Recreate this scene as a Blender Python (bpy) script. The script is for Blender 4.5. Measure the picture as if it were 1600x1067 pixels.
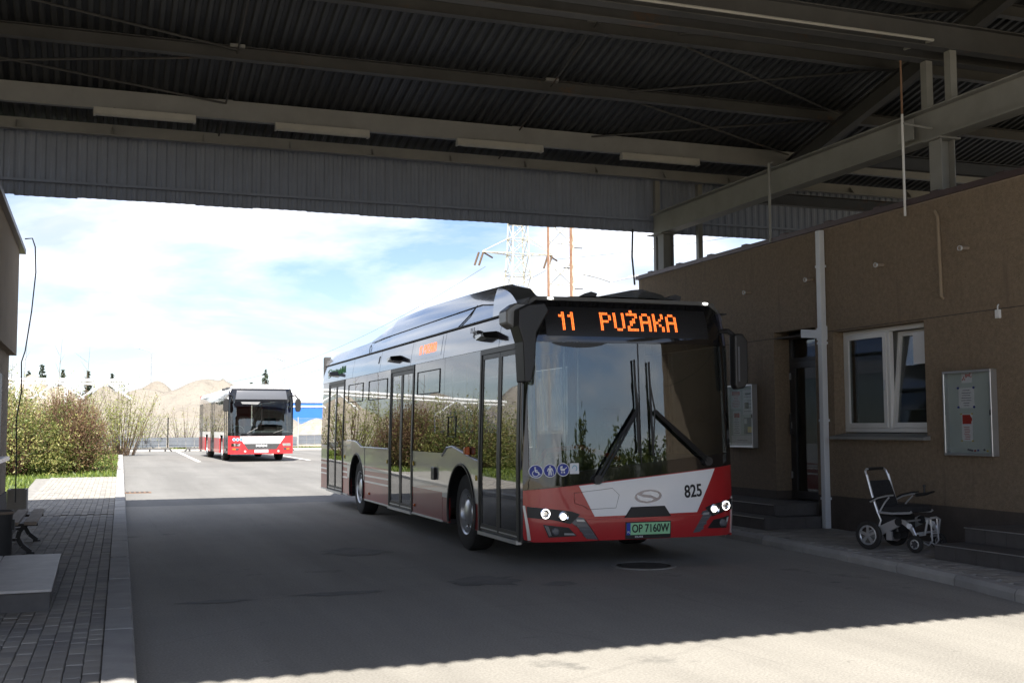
import bpy, bmesh, math, random
import numpy as np
from mathutils import Vector, Matrix

for o in list(bpy.data.objects): bpy.data.objects.remove(o)
SC = bpy.context.scene
COL = SC.collection
R = math.radians

# ------------------------------------------------------------------ camera
cam_d = bpy.data.cameras.new('camera'); cam = bpy.data.objects.new('camera', cam_d); COL.objects.link(cam)
YAW, PIT, ROLL = R(20.1), R(4.3), R(0.25)
_f = Vector((math.sin(YAW)*math.cos(PIT), math.cos(YAW)*math.cos(PIT), math.sin(PIT)))
_r = Vector((math.cos(YAW), -math.sin(YAW), 0)); _u = _r.cross(_f)
_r2 = _r*math.cos(ROLL) - _u*math.sin(ROLL); _u2 = _u*math.cos(ROLL) + _r*math.sin(ROLL)
cam.matrix_world = Matrix(((_r2.x, _u2.x, -_f.x, 0), (_r2.y, _u2.y, -_f.y, 0), (_r2.z, _u2.z, -_f.z, 1.54), (0, 0, 0, 1)))
cam_d.lens = 40.05; cam_d.sensor_width = 36; cam_d.sensor_fit = 'HORIZONTAL'
cam_d.clip_start = 0.1; cam_d.clip_end = 3000
SC.camera = cam

# ------------------------------------------------------------------ sky and sun
SUN_TO = Vector((-0.26, -0.90, 1.0)).normalized()      # towards the sun: behind the camera, a little left
world = bpy.data.worlds.new('World'); SC.world = world; world.use_nodes = True
nt = world.node_tree; nt.nodes.clear(); N = nt.nodes.new; L = nt.links.new
w_out = N('ShaderNodeOutputWorld'); w_bg = N('ShaderNodeBackground'); w_bg.inputs['Strength'].default_value = 0.071
w_sky = N('ShaderNodeTexSky'); w_sky.sky_type = 'NISHITA'; w_sky.sun_disc = False
w_sky.sun_elevation = math.asin(SUN_TO.z); w_sky.sun_rotation = math.atan2(SUN_TO.x, SUN_TO.y)
w_sky.air_density = 1.0; w_sky.dust_density = 0.4; w_sky.ozone_density = 1.0
w_tc = N('ShaderNodeTexCoord'); w_sep = N('ShaderNodeSeparateXYZ'); L(w_tc.outputs['Generated'], w_sep.inputs[0])
w_add = N('ShaderNodeMath'); w_add.operation = 'ADD'; w_add.inputs[1].default_value = 0.22; L(w_sep.outputs['Z'], w_add.inputs[0])
w_max = N('ShaderNodeMath'); w_max.operation = 'MAXIMUM'; w_max.inputs[1].default_value = 0.05; L(w_add.outputs[0], w_max.inputs[0])
w_dx = N('ShaderNodeMath'); w_dx.operation = 'DIVIDE'; L(w_sep.outputs['X'], w_dx.inputs[0]); L(w_max.outputs[0], w_dx.inputs[1])
w_dy = N('ShaderNodeMath'); w_dy.operation = 'DIVIDE'; L(w_sep.outputs['Y'], w_dy.inputs[0]); L(w_max.outputs[0], w_dy.inputs[1])
w_cmb = N('ShaderNodeCombineXYZ'); L(w_dx.outputs[0], w_cmb.inputs[0]); L(w_dy.outputs[0], w_cmb.inputs[1])
w_n1 = N('ShaderNodeTexNoise'); w_n1.inputs['Scale'].default_value = 1.15; w_n1.inputs['Detail'].default_value = 9; w_n1.inputs['Roughness'].default_value = 0.57
w_n1.inputs['Distortion'].default_value = 0.35
L(w_cmb.outputs[0], w_n1.inputs['Vector'])
w_cr = N('ShaderNodeValToRGB'); w_cr.color_ramp.elements[0].position = 0.41; w_cr.color_ramp.elements[1].position = 0.59
L(w_n1.outputs['Fac'], w_cr.inputs[0])
w_n2 = N('ShaderNodeTexNoise'); w_n2.inputs['Scale'].default_value = 3.3; w_n2.inputs['Detail'].default_value = 5
L(w_cmb.outputs[0], w_n2.inputs['Vector'])
w_cc = N('ShaderNodeValToRGB'); w_cc.color_ramp.elements[0].position = 0.32; w_cc.color_ramp.elements[1].position = 0.68
w_cc.color_ramp.elements[0].color = (3.35, 3.7, 4.35, 1); w_cc.color_ramp.elements[1].color = (6.4, 6.4, 6.5, 1)
L(w_n2.outputs['Fac'], w_cc.inputs[0])
w_mix = N('ShaderNodeMixRGB'); w_grd = N('ShaderNodeMixRGB'); w_grd.blend_type = 'MULTIPLY'; w_grd.inputs[0].default_value = 1; w_grd.inputs[2].default_value = (0.52, 0.54, 0.64, 1); L(w_sky.outputs[0], w_grd.inputs[1])
L(w_cr.outputs[0], w_mix.inputs[0]); L(w_grd.outputs[0], w_mix.inputs[1]); L(w_cc.outputs[0], w_mix.inputs[2])
L(w_mix.outputs[0], w_bg.inputs[0]); L(w_bg.outputs[0], w_out.inputs[0])

sun_d = bpy.data.lights.new('sun', 'SUN'); sun = bpy.data.objects.new('sun', sun_d); COL.objects.link(sun)
sun_d.energy = 3.35; sun_d.angle = R(0.5); sun_d.color = (1.0, 0.95, 0.87)
sun.rotation_euler = SUN_TO.to_track_quat('Z', 'Y').to_euler()
SC.view_settings.view_transform = 'Standard'; SC.view_settings.look = 'None'
SC.view_settings.gamma = 1; SC.view_settings.use_curve_mapping = False
SC.view_settings.exposure = 1.92
SC.render.engine = 'CYCLES'
SC.cycles.max_bounces = 10; SC.cycles.transparent_max_bounces = 24; SC.cycles.diffuse_bounces = 5
SC.cycles.caustics_reflective = False; SC.cycles.caustics_refractive = False
SC.cycles.use_denoising = True

# ------------------------------------------------------------------ helpers
def mat(name, col, rough=0.6, metal=0.0, var=0.0, scale=4.0, bump=0.0, bscale=None, col2=None, coat=0.0, spec=0.5, emit=0.0, stretch=(1, 1, 1), wear=None, wstretch=(1, 1, 1), bdist=0.02):
    m = bpy.data.materials.new(name); m.use_nodes = True
    t = m.node_tree; b = t.nodes['Principled BSDF']
    b.inputs['Base Color'].default_value = (*col, 1); b.inputs['Roughness'].default_value = rough
    b.inputs['Metallic'].default_value = metal; b.inputs['Specular IOR Level'].default_value = spec
    b.inputs['Coat Weight'].default_value = coat; b.inputs['Coat Roughness'].default_value = 0.03
    if emit:
        b.inputs['Emission Color'].default_value = (*col, 1); b.inputs['Emission Strength'].default_value = emit
    tc = t.nodes.new('ShaderNodeTexCoord'); mp = t.nodes.new('ShaderNodeMapping'); mp.inputs['Scale'].default_value = stretch
    t.links.new(tc.outputs['Object'], mp.inputs[0])
    if var or col2:
        n = t.nodes.new('ShaderNodeTexNoise'); n.inputs['Scale'].default_value = scale; n.inputs['Detail'].default_value = 7; n.inputs['Roughness'].default_value = 0.65
        t.links.new(mp.outputs[0], n.inputs['Vector'])
        r = t.nodes.new('ShaderNodeValToRGB'); r.color_ramp.elements[0].position = 0.3; r.color_ramp.elements[1].position = 0.7
        c2 = col2 if col2 else tuple(min(1, c*(1+var)) for c in col)
        c1 = col if col2 else tuple(c*(1-var) for c in col)
        r.color_ramp.elements[0].color = (*c1, 1); r.color_ramp.elements[1].color = (*c2, 1)
        t.links.new(n.outputs['Fac'], r.inputs[0])
        src = r.outputs[0]
        if wear:
            wc, wpos, wscale = wear
            n3 = t.nodes.new('ShaderNodeTexNoise'); n3.inputs['Scale'].default_value = wscale; n3.inputs['Detail'].default_value = 8; n3.inputs['Roughness'].default_value = 0.7
            mp3 = t.nodes.new('ShaderNodeMapping'); mp3.inputs['Scale'].default_value = wstretch; t.links.new(tc.outputs['Object'], mp3.inputs[0]); t.links.new(mp3.outputs[0], n3.inputs['Vector'])
            r3 = t.nodes.new('ShaderNodeValToRGB'); r3.color_ramp.elements[0].position = wpos; r3.color_ramp.elements[1].position = wpos+0.08
            t.links.new(n3.outputs['Fac'], r3.inputs[0])
            mx = t.nodes.new('ShaderNodeMixRGB'); mx.inputs[2].default_value = (*wc, 1)
            t.links.new(r3.outputs[0], mx.inputs[0]); t.links.new(src, mx.inputs[1]); src = mx.outputs[0]
        t.links.new(src, b.inputs['Base Color'])
    if bump:
        n2 = t.nodes.new('ShaderNodeTexNoise'); n2.inputs['Scale'].default_value = bscale or scale*6; n2.inputs['Detail'].default_value = 5
        t.links.new(mp.outputs[0], n2.inputs['Vector'])
        bp = t.nodes.new('ShaderNodeBump'); bp.inputs['Strength'].default_value = bump; bp.inputs['Distance'].default_value = bdist
        t.links.new(n2.outputs['Fac'], bp.inputs['Height']); t.links.new(bp.outputs[0], b.inputs['Normal'])
    return m

def glass(name, tint, ior=1.5, rough=0.0, strength=1.0, wob=0.0):
    """thin pane: tinted see-through plus a Fresnel mirror reflection"""
    m = bpy.data.materials.new(name); m.use_nodes = True; t = m.node_tree; t.nodes.clear()
    o = t.nodes.new('ShaderNodeOutputMaterial'); mx = t.nodes.new('ShaderNodeMixShader')
    tr = t.nodes.new('ShaderNodeBsdfTransparent'); tr.inputs[0].default_value = (*tint, 1)
    gl = t.nodes.new('ShaderNodeBsdfGlossy'); gl.inputs['Roughness'].default_value = rough; gl.inputs['Color'].default_value = (strength,)*3+(1,)
    fr = t.nodes.new('ShaderNodeFresnel')
    ge = t.nodes.new('ShaderNodeNewGeometry'); mi = t.nodes.new('ShaderNodeMapRange'); mi.inputs[3].default_value = ior; mi.inputs[4].default_value = 1/ior
    t.links.new(ge.outputs['Backfacing'], mi.inputs[0]); t.links.new(mi.outputs[0], fr.inputs[0])   # same mirror strength from both faces of the pane
    if wob:
        tc = t.nodes.new('ShaderNodeTexCoord'); n2 = t.nodes.new('ShaderNodeTexNoise'); n2.inputs['Scale'].default_value = 1.3; n2.inputs['Detail'].default_value = 1
        t.links.new(tc.outputs['Object'], n2.inputs['Vector'])
        bp = t.nodes.new('ShaderNodeBump'); bp.inputs['Strength'].default_value = wob; bp.inputs['Distance'].default_value = 0.02
        t.links.new(n2.outputs['Fac'], bp.inputs['Height']); t.links.new(bp.outputs[0], gl.inputs['Normal']); t.links.new(bp.outputs[0], fr.inputs['Normal'])
    t.links.new(fr.outputs[0], mx.inputs[0]); t.links.new(tr.outputs[0], mx.inputs[1]); t.links.new(gl.outputs[0], mx.inputs[2])
    t.links.new(mx.outputs[0], o.inputs[0]); return m

def leafmat(name, c1, c2):
    m = bpy.data.materials.new(name); m.use_nodes = True; t = m.node_tree; b = t.nodes['Principled BSDF']
    g = t.nodes.new('ShaderNodeNewGeometry'); r = t.nodes.new('ShaderNodeValToRGB')
    r.color_ramp.elements[0].color = (*c1, 1); r.color_ramp.elements[1].color = (*c2, 1)
    t.links.new(g.outputs['Random Per Island'], r.inputs[0]); t.links.new(r.outputs[0], b.inputs['Base Color'])
    b.inputs['Roughness'].default_value = 0.55
    tl = t.nodes.new('ShaderNodeBsdfTranslucent'); t.links.new(r.outputs[0], tl.inputs[0])
    mx = t.nodes.new('ShaderNodeMixShader'); mx.inputs[0].default_value = 0.3
    t.links.new(b.outputs[0], mx.inputs[1]); t.links.new(tl.outputs[0], mx.inputs[2])
    t.links.new(mx.outputs[0], t.nodes['Material Output'].inputs[0]); return m

class MB:
    def __init__(s): s.v = []; s.f = []
    def add(s, vs, fs):
        o = len(s.v); s.v += [tuple(v) for v in vs]; s.f += [tuple(i+o for i in f) for f in fs]; return s
    def box(s, x0, x1, y0, y1, z0, z1):
        return s.add([(x0,y0,z0),(x1,y0,z0),(x1,y1,z0),(x0,y1,z0),(x0,y0,z1),(x1,y0,z1),(x1,y1,z1),(x0,y1,z1)],
                     [(0,3,2,1),(4,5,6,7),(0,1,5,4),(1,2,6,5),(2,3,7,6),(3,0,4,7)])
    def cbox(s, x0, x1, y0, y1, z0, z1, c):
        """box with chamfered top edges"""
        return s.add([(x0,y0,z0),(x1,y0,z0),(x1,y1,z0),(x0,y1,z0),(x0,y0,z1-c),(x1,y0,z1-c),(x1,y1,z1-c),(x0,y1,z1-c),
                      (x0+c,y0+c,z1),(x1-c,y0+c,z1),(x1-c,y1-c,z1),(x0+c,y1-c,z1)],
                     [(0,3,2,1),(0,1,5,4),(1,2,6,5),(2,3,7,6),(3,0,4,7),(4,5,9,8),(5,6,10,9),(6,7,11,10),(7,4,8,11),(8,9,10,11)])
    def bar(s, a, b, w, h=None, up=(0, 0, 1)):
        """rectangular bar from a to b"""
        a = Vector(a); b = Vector(b); d = (b-a).normalized(); h = h or w
        u = Vector(up)
        if abs(d.dot(u)) > 0.98: u = Vector((0, 1, 0))
        x = d.cross(u).normalized()*w/2; y = x.cross(d).normalized()*h/2
        vs = [p+q for p in (a, b) for q in (-x-y, x-y, x+y, -x+y)]
        return s.add(vs, [(0,3,2,1),(4,5,6,7),(0,1,5,4),(1,2,6,5),(2,3,7,6),(3,0,4,7)])
    def tube(s, pts, r, n=8, caps=True, closed=False):
        pts = [Vector(p) for p in pts]; rs = r if isinstance(r, (list, tuple)) else [r]*len(pts)
        vs = []; m = len(pts); px = None
        for i, p in enumerate(pts):
            a = pts[(i-1) % m] if (i > 0 or closed) else p; b = pts[(i+1) % m] if (i < m-1 or closed) else p
            d = (b-a).normalized()
            if px is None:
                ref = Vector((0, 0, 1)) if abs(d.z) < 0.9 else Vector((1, 0, 0)); px = d.cross(ref).normalized()
            else:
                px = (px - d*px.dot(d)).normalized()
            py = d.cross(px)
            for k in range(n):
                t = 2*math.pi*k/n; vs.append(p + (px*math.cos(t)+py*math.sin(t))*rs[i])
        fs = []
        for i in range(m if closed else m-1):
            j = (i+1) % m
            for k in range(n): fs.append((i*n+k, i*n+(k+1) % n, j*n+(k+1) % n, j*n+k))
        if caps and not closed: fs += [tuple(range(n))[::-1], tuple((m-1)*n+k for k in range(n))]
        return s.add(vs, fs)
    def lathe(s, prof, c=(0, 0, 0), axis='X', n=24, closed=False, caps=True):
        """prof: list of (r, h) around axis through c"""
        vs = []
        for (r_, h) in prof:
            for k in range(n):
                t = 2*math.pi*k/n; a, b = r_*math.cos(t), r_*math.sin(t)
                q = {'X': (h, a, b), 'Y': (a, h, b), 'Z': (a, b, h)}[axis]
                vs.append((q[0]+c[0], q[1]+c[1], q[2]+c[2]))
        fs = []; m = len(prof)
        for i in range(m if closed else m-1):
            j = (i+1) % m
            for k in range(n): fs.append((i*n+k, i*n+(k+1) % n, j*n+(k+1) % n, j*n+k))
        if not closed and caps:
            if prof[0][0] > 1e-6: fs.append(tuple(range(n))[::-1])
            if prof[-1][0] > 1e-6: fs.append(tuple((m-1)*n+k for k in range(n)))
        return s.add(vs, fs)
    def prism(s, poly, f0, f1):
        """poly of 2-d points; f0/f1 map a 2-d point to the two end faces"""
        n = len(poly); vs = [f0(*p) for p in poly]+[f1(*p) for p in poly]
        fs = [tuple(range(n))[::-1], tuple(range(n, 2*n))]+[(i, (i+1) % n, n+(i+1) % n, n+i) for i in range(n)]
        return s.add(vs, fs)
    def ibeam(s, a, b, w, h, t=0.012, up=(0, 0, 1)):
        """I-section from a to b (points on the section's centre)"""
        a = Vector(a); b = Vector(b); u = Vector(up); d = (b-a).normalized(); u = (u-d*u.dot(d)).normalized()
        s.bar(a+u*(h/2-t/2), b+u*(h/2-t/2), w, t, up); s.bar(a-u*(h/2-t/2), b-u*(h/2-t/2), w, t, up)
        return s.bar(a, b, t, h-2*t-0.002, up)
    def mesh(s, name, fix=True, smooth=False):
        me = bpy.data.meshes.new(name); me.from_pydata(s.v, [], s.f)
        if fix:
            bm = bmesh.new(); bm.from_mesh(me); bmesh.ops.recalc_face_normals(bm, faces=bm.faces); bm.to_mesh(me); bm.free()
        if smooth:
            me.shade_smooth()
            try: me.set_sharp_from_angle(angle=R(35))
            except Exception: pass
        return me
    def build(s, name, m, parent=None, smooth=False, bevel=0.0, kind=None, seg=1):
        o = link(name, s.mesh(name, True, smooth), m, parent)
        if bevel:
            md = o.modifiers.new('bevel', 'BEVEL'); md.width = bevel; md.segments = seg; md.limit_method = 'ANGLE'; md.angle_limit = R(40)
        if kind: o['kind'] = kind
        return o

def link(name, me, m=None, parent=None):
    o = bpy.data.objects.new(name, me); COL.objects.link(o)
    if m is not None and not me.materials: me.materials.append(m)
    if parent: o.parent = parent
    return o
def tag(o, label, cat, group=None):
    o['label'] = label; o['category'] = cat
    if group: o['group'] = group
    return o
def thing(name, label, cat, loc=(0, 0, 0), rz=0.0, group=None):
    o = bpy.data.objects.new(name, None); COL.objects.link(o); o.location = loc; o.rotation_euler = (0, 0, rz)
    o.empty_display_size = 0.2
    return tag(o, label, cat, group)
def struct(o): o['kind'] = 'structure'; return o

def skin(poly, fmap, depth, step=0.12):
    """a curved panel: 2-d polygon cut into strips, mapped by fmap(a, b, d) with d = depth behind the surface"""
    bm = bmesh.new(); bm.faces.new([bm.verts.new((a, b, 0)) for a, b in poly])
    bm.normal_update(); bmesh.ops.triangulate(bm, faces=bm.faces[:], ngon_method='EAR_CLIP')
    for ax in (0, 1):
        lo = min(p[ax] for p in poly); hi = max(p[ax] for p in poly)
        k = math.floor(lo/step)+1
        while k*step < hi-1e-4:
            co = [0, 0, 0]; co[ax] = k*step; no = [0, 0, 0]; no[ax] = 1
            bmesh.ops.bisect_plane(bm, geom=bm.verts[:]+bm.edges[:]+bm.faces[:], plane_co=co, plane_no=no, dist=1e-5); k += 1
    bmesh.ops.remove_doubles(bm, verts=bm.verts[:], dist=1e-5)
    bm.verts.ensure_lookup_table(); bm.verts.index_update()
    n = len(bm.verts); mb = MB()
    vs = [fmap(v.co.x, v.co.y, 0) for v in bm.verts]+[fmap(v.co.x, v.co.y, depth) for v in bm.verts]
    fs = []
    for f in bm.faces:
        ids = [v.index for v in f.verts]; fs.append(tuple(ids)); fs.append(tuple(i+n for i in ids[::-1]))
    for e in bm.edges:
        if len(e.link_faces) == 1:
            a, b = e.verts[0].index, e.verts[1].index; fs.append((a, b, b+n, a+n))
    bm.free(); mb.add(vs, fs); return mb

def text_mesh(txt, size, depth=0.002, shear=0.0, bold=0.0, spacing=1.0, align='CENTER'):
    cu = bpy.data.curves.new('text', 'FONT'); cu.body = txt; cu.size = size; cu.extrude = depth; cu.align_x = align; cu.align_y = 'CENTER'
    cu.offset = bold; cu.space_character = spacing; cu.shear = shear; cu.resolution_u = 3
    o = bpy.data.objects.new('text', cu); COL.objects.link(o)
    dg = bpy.context.evaluated_depsgraph_get(); me = bpy.data.meshes.new_from_object(o.evaluated_get(dg))
    bpy.data.objects.remove(o); bpy.data.curves.remove(cu); return me
def text_part(name, txt, size, m, parent, loc, rot, scale=(1, 1, 1), **k):
    me = text_mesh(txt, size, **k); me.materials.clear(); o = link(name, me, m, parent)
    o.location = loc; o.rotation_euler = rot; o.scale = scale; return o

def hz(y):
    """the yard rises gently behind the canopy"""
    t = min(1.0, max(0.0, (y-24)/21.0)); return 0.25*t*t*(3-2*t)

def copy_tree(o, parent=None):
    c = o.copy(); COL.objects.link(c); c.parent = parent
    for ch in list(o.children): copy_tree(ch, c)
    return c

# ------------------------------------------------------------------ materials
M = {}
M['asphalt'] = mat('asphalt', (0.30, 0.284, 0.255), 0.9, var=0.08, scale=0.45, bump=0.35, bscale=60, wear=((0.17, 0.165, 0.15), 0.61, 0.45))
M['yard'] = mat('yard_asphalt', (0.185, 0.180, 0.170), 0.9, var=0.12, scale=0.3, bump=0.35, bscale=60, wear=((0.14, 0.135, 0.13), 0.62, 0.22))
def weather_asphalt(m, crack=0.5):
    t = m.node_tree; b = t.nodes['Principled BSDF']; src = b.inputs['Base Color'].links[0].from_socket
    tc = t.nodes.new('ShaderNodeTexCoord'); ob = tc.outputs['Object']
    def ramp(val, p0, p1, c0, c1):
        r = t.nodes.new('ShaderNodeValToRGB'); r.color_ramp.elements[0].position = p0; r.color_ramp.elements[1].position = p1
        r.color_ramp.elements[0].color = (c0,)*3+(1,); r.color_ramp.elements[1].color = (c1,)*3+(1,); t.links.new(val, r.inputs[0]); return r.outputs[0]
    def mul(a, f):
        mx = t.nodes.new('ShaderNodeMixRGB'); mx.blend_type = 'MULTIPLY'; mx.inputs[0].default_value = 1; t.links.new(a, mx.inputs[1]); t.links.new(f, mx.inputs[2]); return mx.outputs[0]
    def noise(sc, det, vec=None, rough=0.6):
        n = t.nodes.new('ShaderNodeTexNoise'); n.inputs['Scale'].default_value = sc; n.inputs['Detail'].default_value = det; n.inputs['Roughness'].default_value = rough; t.links.new(vec or ob, n.inputs['Vector']); return n.outputs['Fac']
    src = mul(src, ramp(noise(55, 3), 0.32, 0.68, 0.80, 1.16))                 # stone grain
    src = mul(src, ramp(noise(2.6, 9, rough=0.75), 0.63, 0.69, 1.0, 0.6))    # drips and spots
    mp = t.nodes.new('ShaderNodeMapping'); mp.inputs['Scale'].default_value = (1.0, 0.10, 1); t.links.new(ob, mp.inputs[0])
    src = mul(src, ramp(noise(1.1, 4, mp.outputs[0]), 0.35, 0.65, 0.86, 1.08)) # wheel tracks along the bay
    dm = t.nodes.new('ShaderNodeMixRGB'); dm.inputs[0].default_value = 0.10; t.links.new(ob, dm.inputs[1])
    nz = t.nodes.new('ShaderNodeTexNoise'); nz.inputs['Scale'].default_value = 1.5; nz.inputs['Detail'].default_value = 6; t.links.new(ob, nz.inputs['Vector']); t.links.new(nz.outputs['Color'], dm.inputs[2])
    vo = t.nodes.new('ShaderNodeTexVoronoi'); vo.feature = 'DISTANCE_TO_EDGE'; vo.inputs['Scale'].default_value = 0.42; t.links.new(dm.outputs[0], vo.inputs['Vector'])
    ck = ramp(vo.outputs['Distance'], 0.0015, 0.0055, crack+0.3, 1.0)
    gate = ramp(noise(0.33, 2), 0.47, 0.56, 0.0, 1.0)
    mx = t.nodes.new('ShaderNodeMixRGB'); mx.inputs[1].default_value = (1, 1, 1, 1); t.links.new(gate, mx.inputs[0]); t.links.new(ck, mx.inputs[2])
    src = mul(src, mx.outputs[0]); t.links.new(src, b.inputs['Base Color'])
weather_asphalt(M['asphalt'], 0.6); weather_asphalt(M['yard'], 0.65)
M['tar'] = mat('tar_patch', (0.185, 0.18, 0.172), 0.85, var=0.25, scale=3, bump=0.4, bscale=70)
M['paver'] = mat('paver', (0.30, 0.285, 0.262), 0.9, var=0.16, scale=2.3, bump=0.25, bscale=90)
def vary_pieces(m, lo, hi):
    t = m.node_tree; b = t.nodes['Principled BSDF']; src = b.inputs['Base Color'].links[0].from_socket
    oi = t.nodes.new('ShaderNodeObjectInfo'); ge = t.nodes.new('ShaderNodeNewGeometry'); ad = t.nodes.new('ShaderNodeMath'); ad.operation = 'ADD'; fr = t.nodes.new('ShaderNodeMath'); fr.operation = 'FRACT'
    t.links.new(oi.outputs['Random'], ad.inputs[0]); t.links.new(ge.outputs['Random Per Island'], ad.inputs[1]); t.links.new(ad.outputs[0], fr.inputs[0])
    r = t.nodes.new('ShaderNodeValToRGB'); r.color_ramp.elements[0].color = (*lo, 1); r.color_ramp.elements[1].color = (*hi, 1); t.links.new(fr.outputs[0], r.inputs[0])
    mx = t.nodes.new('ShaderNodeMixRGB'); mx.blend_type = 'MULTIPLY'; mx.inputs[0].default_value = 1; t.links.new(src, mx.inputs[1]); t.links.new(r.outputs[0], mx.inputs[2]); t.links.new(mx.outputs[0], b.inputs['Base Color'])
vary_pieces(M['paver'], (0.78, 0.78, 0.80), (1.12, 1.10, 1.06))
M['kerb'] = mat('kerb_concrete', (0.38, 0.37, 0.355), 0.9, var=0.16, scale=3, bump=0.3, bscale=70)
vary_pieces(M['kerb'], (0.85, 0.85, 0.86), (1.1, 1.09, 1.07))
M['joint'] = mat('joint_sand', (0.24, 0.23, 0.215), 0.95, var=0.25, scale=8)
M['earth'] = mat('earth', (0.30, 0.25, 0.17), 0.95, var=0.25, scale=0.35, bump=0.4, bscale=5)
M['sand'] = mat('sand', (0.20, 0.175, 0.145), 0.95, scale=0.22, bump=1.0, bscale=0.8, bdist=0.8, col2=(0.235, 0.215, 0.185))
M['gravel'] = mat('gravel', (0.30, 0.26, 0.21), 0.95, var=0.35, scale=1.5, bump=1.0, bscale=3, bdist=0.2)
M['soil'] = mat('lawn_soil', (0.065, 0.095, 0.022), 0.95, var=0.35, scale=0.9, bump=0.3, bscale=20)
M['line'] = mat('road_paint', (0.72, 0.72, 0.69), 0.8, var=0.12, scale=6)
M['stucco'] = mat('stucco', (0.235, 0.178, 0.122), 0.95, var=0.20, scale=22, bump=1.0, bscale=60, wear=((0.19, 0.14, 0.10), 0.57, 1.3), wstretch=(2.2, 2.2, 0.22))
M['stucco_l'] = mat('stucco_left', (0.30, 0.235, 0.165), 0.95, var=0.12, scale=1.2, bump=0.5, bscale=60)
M['plinth'] = mat('plinth', (0.075, 0.06, 0.05), 0.85, var=0.2, scale=5, bump=0.4, bscale=60)
M['tile'] = mat('stone_tile', (0.085, 0.08, 0.078), 0.6, var=0.2, scale=6, bump=0.1, bscale=40)
M['tile_l'] = mat('stone_tile_light', (0.52, 0.50, 0.48), 0.55, var=0.14, scale=5, bump=0.1, bscale=40)
M['coping'] = mat('coping_metal', (0.07, 0.045, 0.045), 0.45, metal=0.3, var=0.2, scale=3)
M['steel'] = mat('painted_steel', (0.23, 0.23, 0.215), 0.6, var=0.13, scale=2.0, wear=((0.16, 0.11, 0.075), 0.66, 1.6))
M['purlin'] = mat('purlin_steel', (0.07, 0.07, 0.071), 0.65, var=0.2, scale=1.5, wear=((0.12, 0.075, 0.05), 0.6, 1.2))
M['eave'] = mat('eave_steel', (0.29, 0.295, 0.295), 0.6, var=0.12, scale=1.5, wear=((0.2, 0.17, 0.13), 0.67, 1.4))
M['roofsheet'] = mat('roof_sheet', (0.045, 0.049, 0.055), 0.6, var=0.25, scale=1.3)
M['fascia'] = mat('fascia_sheet', (0.25, 0.285, 0.36), 0.5, var=0.10, scale=1.0)
M['lampbody'] = mat('lamp_body', (0.42, 0.415, 0.39), 0.5, var=0.08, scale=3)
M['lampglass'] = mat('lamp_diffuser', (0.46, 0.455, 0.42), 0.25, var=0.08, scale=3)
M['whitepvc'] = mat('white_pvc', (0.72, 0.72, 0.71), 0.35, var=0.05, scale=2)
M['pipe'] = mat('pipe_white', (0.62, 0.64, 0.66), 0.4, var=0.06, scale=3)
M['rust'] = mat('rust', (0.17, 0.075, 0.045), 0.8, col2=(0.26, 0.17, 0.11), scale=2)
M['alu'] = mat('aluminium', (0.60, 0.61, 0.62), 0.35, metal=0.8, var=0.06, scale=4)
M['chrome'] = mat('chrome', (0.75, 0.76, 0.78), 0.12, metal=1.0)
M['black'] = mat('black_plastic', (0.014, 0.014, 0.015), 0.45, var=0.15, scale=6)
M['rubber'] = mat('rubber', (0.022, 0.021, 0.02), 0.8, var=0.25, scale=9, bump=0.2, bscale=60)
M['gloss_black'] = mat('black_gloss', (0.008, 0.008, 0.009), 0.06, coat=0.6)
M['red'] = mat('red_paint', (0.40, 0.018, 0.022), 0.28, var=0.06, scale=1.5, coat=0.55)
M['red2'] = mat('red_paint_far', (0.50, 0.03, 0.035), 0.3, var=0.06, scale=1.5, coat=0.4)
M['maroon'] = mat('dark_red_paint', (0.30, 0.016, 0.02), 0.3, var=0.08, scale=2, coat=0.3)
M['white'] = mat('white_paint', (0.82, 0.83, 0.84), 0.28, var=0.03, scale=1.5, coat=0.5)
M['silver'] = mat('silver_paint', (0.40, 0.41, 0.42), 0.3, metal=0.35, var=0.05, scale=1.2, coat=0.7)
M['cant'] = mat('dark_blue_grey_paint', (0.055, 0.058, 0.085), 0.12, coat=1.0)
M['roofsilver'] = mat('roof_silver', (0.46, 0.48, 0.52), 0.16, metal=0.4, coat=0.9)
M['roofgrey'] = mat('roof_grey', (0.20, 0.20, 0.195), 0.4, metal=0.2, coat=0.2)
M['dkgrey'] = mat('dark_grey', (0.05, 0.05, 0.052), 0.5, var=0.15, scale=5)
M['slat'] = mat('slat_grey', (0.10, 0.105, 0.12), 0.3, coat=0.3)
M['seam'] = mat('seam', (0.012, 0.012, 0.014), 0.6)
M['led'] = mat('led_amber', (1.0, 0.17, 0.03), 0.5, emit=0.85)
M['ledside'] = mat('led_side', (1.0, 0.17, 0.05), 0.5, emit=0.8)
M['ledpanel'] = mat('led_panel', (0.016, 0.016, 0.018), 0.35)
M['drl'] = mat('headlight_on', (1.0, 0.97, 0.92), 0.3, emit=1.7)
M['marker'] = mat('marker_lamp', (1.0, 0.97, 0.9), 0.3, emit=3.0)
M['orange'] = mat('orange_lamp', (0.75, 0.16, 0.02), 0.3, coat=0.5)
M['plate'] = mat('green_plate', (0.30, 0.62, 0.35), 0.5)
M['plateblue'] = mat('plate_blue', (0.02, 0.05, 0.35), 0.5)
M['blue'] = mat('sticker_blue', (0.015, 0.03, 0.27), 0.5)
M['paper'] = mat('paper', (0.74, 0.75, 0.78), 0.8, var=0.03, scale=5)
M['ink'] = mat('ink', (0.10, 0.10, 0.13), 0.8)
M['redink'] = mat('red_ink', (0.42, 0.03, 0.02), 0.7)
M['yellow'] = mat('yellow_paint', (0.62, 0.46, 0.02), 0.4)
M['seatfab'] = mat('seat_fabric', (0.022, 0.022, 0.024), 0.9, var=0.3, scale=20)
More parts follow.
